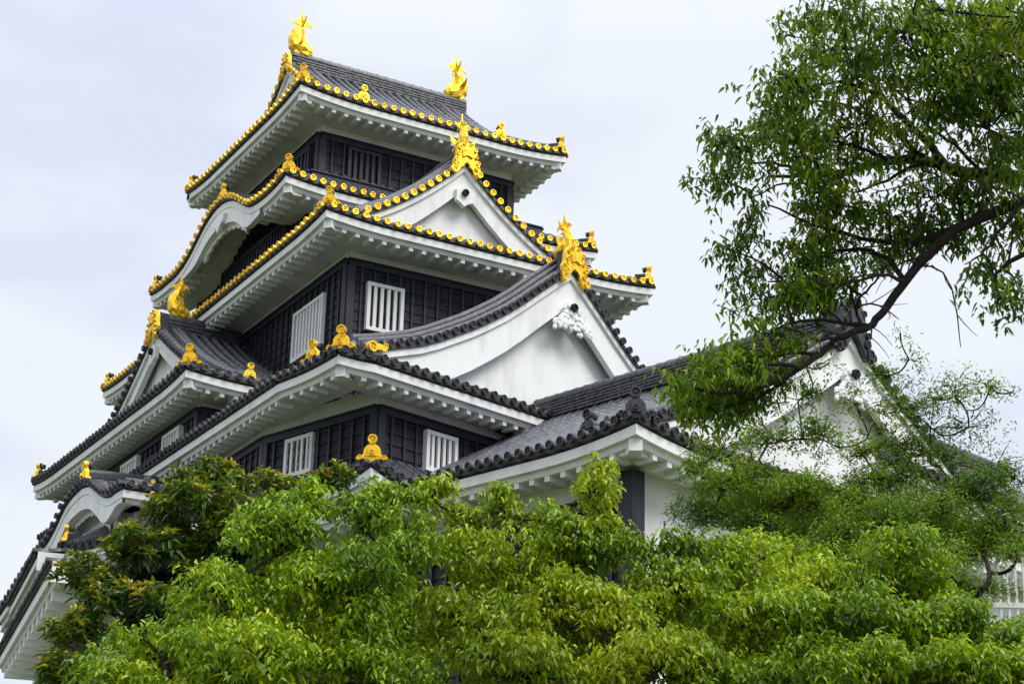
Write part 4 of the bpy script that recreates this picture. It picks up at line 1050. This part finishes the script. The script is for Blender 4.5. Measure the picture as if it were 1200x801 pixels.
# airy maples, right middle
t5 = [clump(860, 560, 24, 70, 40), clump(930, 590, 24, 70, 46), clump(835, 600, 24, 56, 36), clump(1000, 620, 23.5, 90, 46), clump(900, 650, 23, 80, 36), clump(960, 505, 24.5, 36, 22), clump(900, 520, 24.5, 56, 22), clump(820, 545, 24.5, 36, 22), clump(880, 610, 23.6, 60, 30), clump(1000, 660, 22.8, 80, 34), clump(960, 570, 23.8, 50, 30), clump(950, 460, 24.8, 18, 14), clump(910, 600, 25.5, 80, 40), clump(1000, 600, 25.5, 70, 40), clump(950, 640, 25.5, 80, 40), clump(860, 600, 25.5, 60, 34)]
t5a = [clump(900, 505, 24.6, 44, 26), clump(935, 470, 24.8, 34, 26), clump(972, 425, 25, 22, 20), clump(1000, 470, 25, 30, 26), clump(965, 515, 24.5, 40, 26), clump(1015, 515, 24.8, 36, 26), clump(850, 520, 24.5, 44, 24), clump(945, 430, 24.8, 18, 22), clump(820, 520, 24.4, 30, 20), clump(880, 470, 24.7, 24, 18)]
tree('maple', 'fine leaved dark green maple in front of the right hall gable', 'tree', t5, tuple(at(930, 900, 24)[:2]), 'leaf_maple', (.056, .021), 460, bark='bark_dark', n_per=9, droop=.15, twigs=.9, shell=.1, spread=.05, trunk_r=.12, sub=.30, fill=1.25, flat=.62, airy=t5a, group='maples in front of the hall')
t6 = [clump(1055, 480, 25, 46, 26), clump(1120, 465, 25, 45, 20), clump(1090, 530, 25, 60, 28), clump(1140, 580, 24.5, 70, 36), clump(1040, 560, 24.5, 60, 32), clump(1180, 620, 24, 60, 45), clump(1070, 620, 24, 80, 40), clump(1150, 640, 24, 60, 35), clump(1035, 440, 25.2, 28, 18), clump(1160, 455, 25, 30, 8), clump(1110, 600, 23.6, 60, 30), clump(1190, 560, 24.5, 30, 22), clump(1150, 690, 22.8, 70, 28), clump(1090, 660, 22.8, 70, 34), clump(1195, 650, 23, 30, 26), clump(1010, 530, 24.6, 30, 22), clump(1060, 600, 26, 70, 36), clump(1130, 610, 26, 60, 36), clump(1190, 600, 26, 40, 40), clump(1100, 650, 26, 80, 40), clump(1060, 560, 26, 40, 30)]
t6a = [clump(1065, 420, 25.2, 24, 26), clump(1050, 465, 25, 40, 30), clump(1090, 500, 25, 46, 28), clump(1135, 500, 25, 40, 26), clump(1120, 450, 25.1, 34, 26), clump(1155, 450, 25.2, 34, 18), clump(1185, 460, 25.2, 18, 12), clump(1040, 515, 24.8, 40, 26), clump(1170, 540, 24.8, 34, 26), clump(1100, 545, 24.8, 44, 26), clump(1055, 390, 25.2, 16, 18)]
tree('maple', 'airy light green maple with bare thin branches at the right under the sky', 'tree', t6, tuple(at(1070, 900, 24.5)[:2]), 'leaf_maple', (.054, .020), 360, bark='bark_dark', n_per=8, droop=.1, twigs=1.0, shell=.1, spread=.06, trunk_r=.11, sub=.26, fill=1.0, flat=.62, airy=t6a, group='maples in front of the hall')

# overhanging tree, upper right: limbs enter from the right edge
over = root_at('overhanging_tree', tuple(at(1420, 400, 14) * np.array([1, 1, 0]) + np.array([0, 0, -1.6])))
tag(over, 'large tree outside the frame reaching dark leafy limbs over the upper right', 'tree')
tw = MB(); bx, by = at(1420, 400, 14)[:2]
tp = [np.array([bx, by, -1.6]), np.array([bx - .05, by, 1.5]), at(1415, 420, 14), at(1400, 250, 14), at(1380, 120, 14), at(1350, -60, 14)]
tw.tube(tp, [.25, .22, .19, .17, .14, .10], 12); tw.build('trunk', 'bark_dark', over, smooth=True)
LB = []
def px_limb(pts, r0, r1, d=14.0, dd=0.0):
    out_ = [at(x, y, d + dd * i / max(1, len(pts) - 1)) for i, (x, y) in enumerate(pts)]
    # smooth
    P = np.array(out_); t = np.arange(len(P)); tt = np.linspace(0, len(P) - 1, (len(P) - 1) * 4 + 1)
    Q = np.stack([np.interp(tt, t, P[:, k]) for k in range(3)], 1)
    for _ in range(2): Q[1:-1] = (Q[:-2] + 2 * Q[1:-1] + Q[2:]) / 4
    Q[1:-1] += RNG.normal(0, .006, Q[1:-1].shape)
    lm.tube(list(Q), list(np.linspace(r0, r1, len(Q))), 8); LB.extend(list(Q))
lm = MB()
px_limb([(1400, 250), (1290, 215), (1200, 235), (1130, 262), (1090, 295), (1060, 330), (1035, 365), (1020, 384), (985, 393), (960, 415), (938, 432), (900, 452), (850, 462), (815, 455)], .046, .010, 14, -1)
px_limb([(1395, 220), (1290, 195), (1200, 208), (1130, 203), (1085, 188), (1040, 187), (1000, 200), (950, 205), (900, 207)], .07, .010, 14, .4)
px_limb([(1110, 198), (1095, 175), (1060, 140), (1030, 110), (1005, 60), (995, 20)], .035, .008, 14, .6)
px_limb([(1390, 170), (1290, 180), (1200, 140), (1150, 108), (1100, 85), (1050, 60)], .055, .012, 14.4, .6)
px_limb([(1090, 190), (1060, 165), (1040, 150), (990, 120), (940, 120)], .02, .006, 14, .3)
px_limb([(1060, 330), (1040, 300), (1000, 290), (960, 300), (920, 330)], .022, .006, 13.8, .2)
px_limb([(1130, 262), (1080, 285), (1010, 280), (950, 262), (900, 240)], .026, .006, 13.9, -.3)
px_limb([(938, 432), (900, 425), (860, 430), (830, 425)], .014, .005, 13.2, -.2)
px_limb([(1020, 384), (960, 372), (920, 380), (890, 400)], .016, .005, 13.6, -.2)
px_limb([(1010, 386), (1000, 360), (1020, 335), (1040, 310)], .012, .006, 13.7, 0)
px_limb([(1350, -60), (1250, 40), (1180, 60), (1120, 40), (1060, 10)], .06, .01, 14.3, .4)
px_limb([(1330, 200), (1240, 280), (1190, 300), (1160, 330), (1180, 360)], .03, .006, 13.8, 0)
for pts_ in ([(1300, 205), (1240, 160), (1190, 165), (1150, 150), (1110, 130), (1070, 120), (1040, 100)], [(1150, 203), (1120, 170), (1075, 140), (1060, 100), (1070, 50)], [(1040, 188), (1010, 172), (970, 165), (930, 150), (900, 150)], [(1085, 188), (1050, 205), (1010, 225), (970, 222)],
             [(1130, 262), (1120, 225), (1100, 205), (1080, 200)], [(1000, 200), (960, 215), (920, 215), (880, 230)], [(950, 205), (915, 190), (880, 190), (850, 200)], [(1005, 60), (975, 55), (945, 70)], [(1030, 110), (990, 95), (950, 100), (920, 120)], [(1100, 85), (1085, 50), (1090, 10)],
             [(1060, 330), (1035, 320), (1005, 330), (975, 335), (940, 325)], [(985, 393), (955, 400), (930, 385), (905, 385)], [(900, 452), (870, 445), (845, 430), (820, 440)], [(960, 415), (930, 412), (900, 418), (870, 415)], [(920, 446), (890, 466), (860, 475), (835, 480)], [(1200, 235), (1170, 270), (1150, 300), (1130, 310)]):
    px_limb(pts_, .015, .004, 13.9 if pts_[-1][1] < 300 else 13.3, 0)
LB = np.array(LB)
for _ in range(90):
    i = int(RNG.integers(0, len(LB))); a = LB[i]
    q_ = RW.T @ a; x_ = CXP + FPX * q_[0] / q_[2]
    if x_ > 1215 or x_ < 985: continue
    d = np.array([-_r[0], -_r[1], 0]) * RNG.uniform(-.1, .7) + RNG.normal(0, .35, 3) + EZ * RNG.uniform(-.2, .5); d /= np.linalg.norm(d)
    pt_ = curve_pts(a, a + d * RNG.uniform(.3, .75), .06, 5, .08); lm.tube(pt_, [.010, .008, .007, .006, .005, .003], 4, cap=False)
    for k_ in (2, 3, 4):
        d2 = d + RNG.normal(0, .55, 3); d2 /= np.linalg.norm(d2); lm.tube(curve_pts(pt_[k_], pt_[k_] + d2 * RNG.uniform(.15, .35), .04, 3, .06), [.005, .004, .003, .002], 3, cap=False)
ov = [(870, 175, 44, 28), (850, 210, 32, 24), (905, 140, 40, 36), (930, 90, 42, 36), (960, 45, 44, 36), (990, 10, 34, 20), (880, 265, 22, 26), (862, 295, 16, 22), (950, 180, 44, 44), (985, 240, 42, 26), (960, 225, 34, 18), (1005, 150, 48, 36), (1000, 80, 42, 36),
      (1060, 40, 52, 42), (1130, 30, 70, 44), (1180, 60, 52, 56), (1100, 100, 60, 42), (1160, 150, 56, 52), (1060, 170, 30, 28), (1110, 230, 46, 20), (1160, 240, 52, 28), (1075, 265, 52, 22), (1010, 290, 58, 22), (945, 300, 46, 28), (915, 345, 40, 26), (960, 340, 40, 22), (905, 390, 34, 24),
      (985, 325, 40, 16), (1120, 285, 34, 14), (1170, 350, 28, 16), (1190, 330, 18, 20), (1150, 310, 20, 20), (840, 440, 44, 28), (815, 470, 26, 26), (870, 470, 38, 22), (880, 430, 34, 14), (1045, 250, 40, 20), (1200, 190, 20, 26), (1200, 20, 30, 40), (1190, 275, 26, 16), (828, 455, 42, 30), (852, 428, 38, 20), (885, 455, 30, 24), (850, 478, 34, 18), (800, 452, 16, 22), (935, 345, 34, 20), (900, 330, 30, 22)]
tips = []
for (x, y, rx, ry) in ov:
    d0_ = 13.9 + RNG.uniform(-.5, .5) - (.5 if y > 380 else 0)
    c, r = clump(x, y, d0_, rx, ry); r = np.array(r)
    ns = max(3, int(rx * ry / 125)); P = []
    for _ in range(ns):
        e = RNG.normal(0, 1, 3); e /= np.linalg.norm(e); q_ = c + e * RNG.uniform(.2, 1) ** .5 * r
        m = int(RNG.integers(5, 10)); pp = q_ + RNG.normal(0, 1, (m, 3)) * np.array([.085, .085, .055]); P.append(pp)
        lm.tube(curve_pts(c + (q_ - c) * .15, q_, .05, 4, .09), [.008, .007, .006, .005, .004], 4, cap=False)
    P = np.concatenate(P); n = len(P)
    tips.append(P)
    near = LB[np.argmin(np.linalg.norm(LB - c, axis=1))]
    lm.tube(curve_pts(near, c, .05, 6, .06), list(np.linspace(.012, .006, 7)), 5)
    for k_ in range(n):
        a = c + (P[k_] - c) * RNG.uniform(.5, .8)
        if k_ % 2 == 0: lm.tube(curve_pts(a, P[k_], .04, 3, .06), [.006, .005, .004, .0025], 3, cap=False)
lm.build('limbs', 'bark_dark', over, smooth=True)
leaves_mesh('crown', 'leaf_over', over, np.concatenate(tips), 8, .060, .024, .65, spread=.035)

flush_pool()
settle()
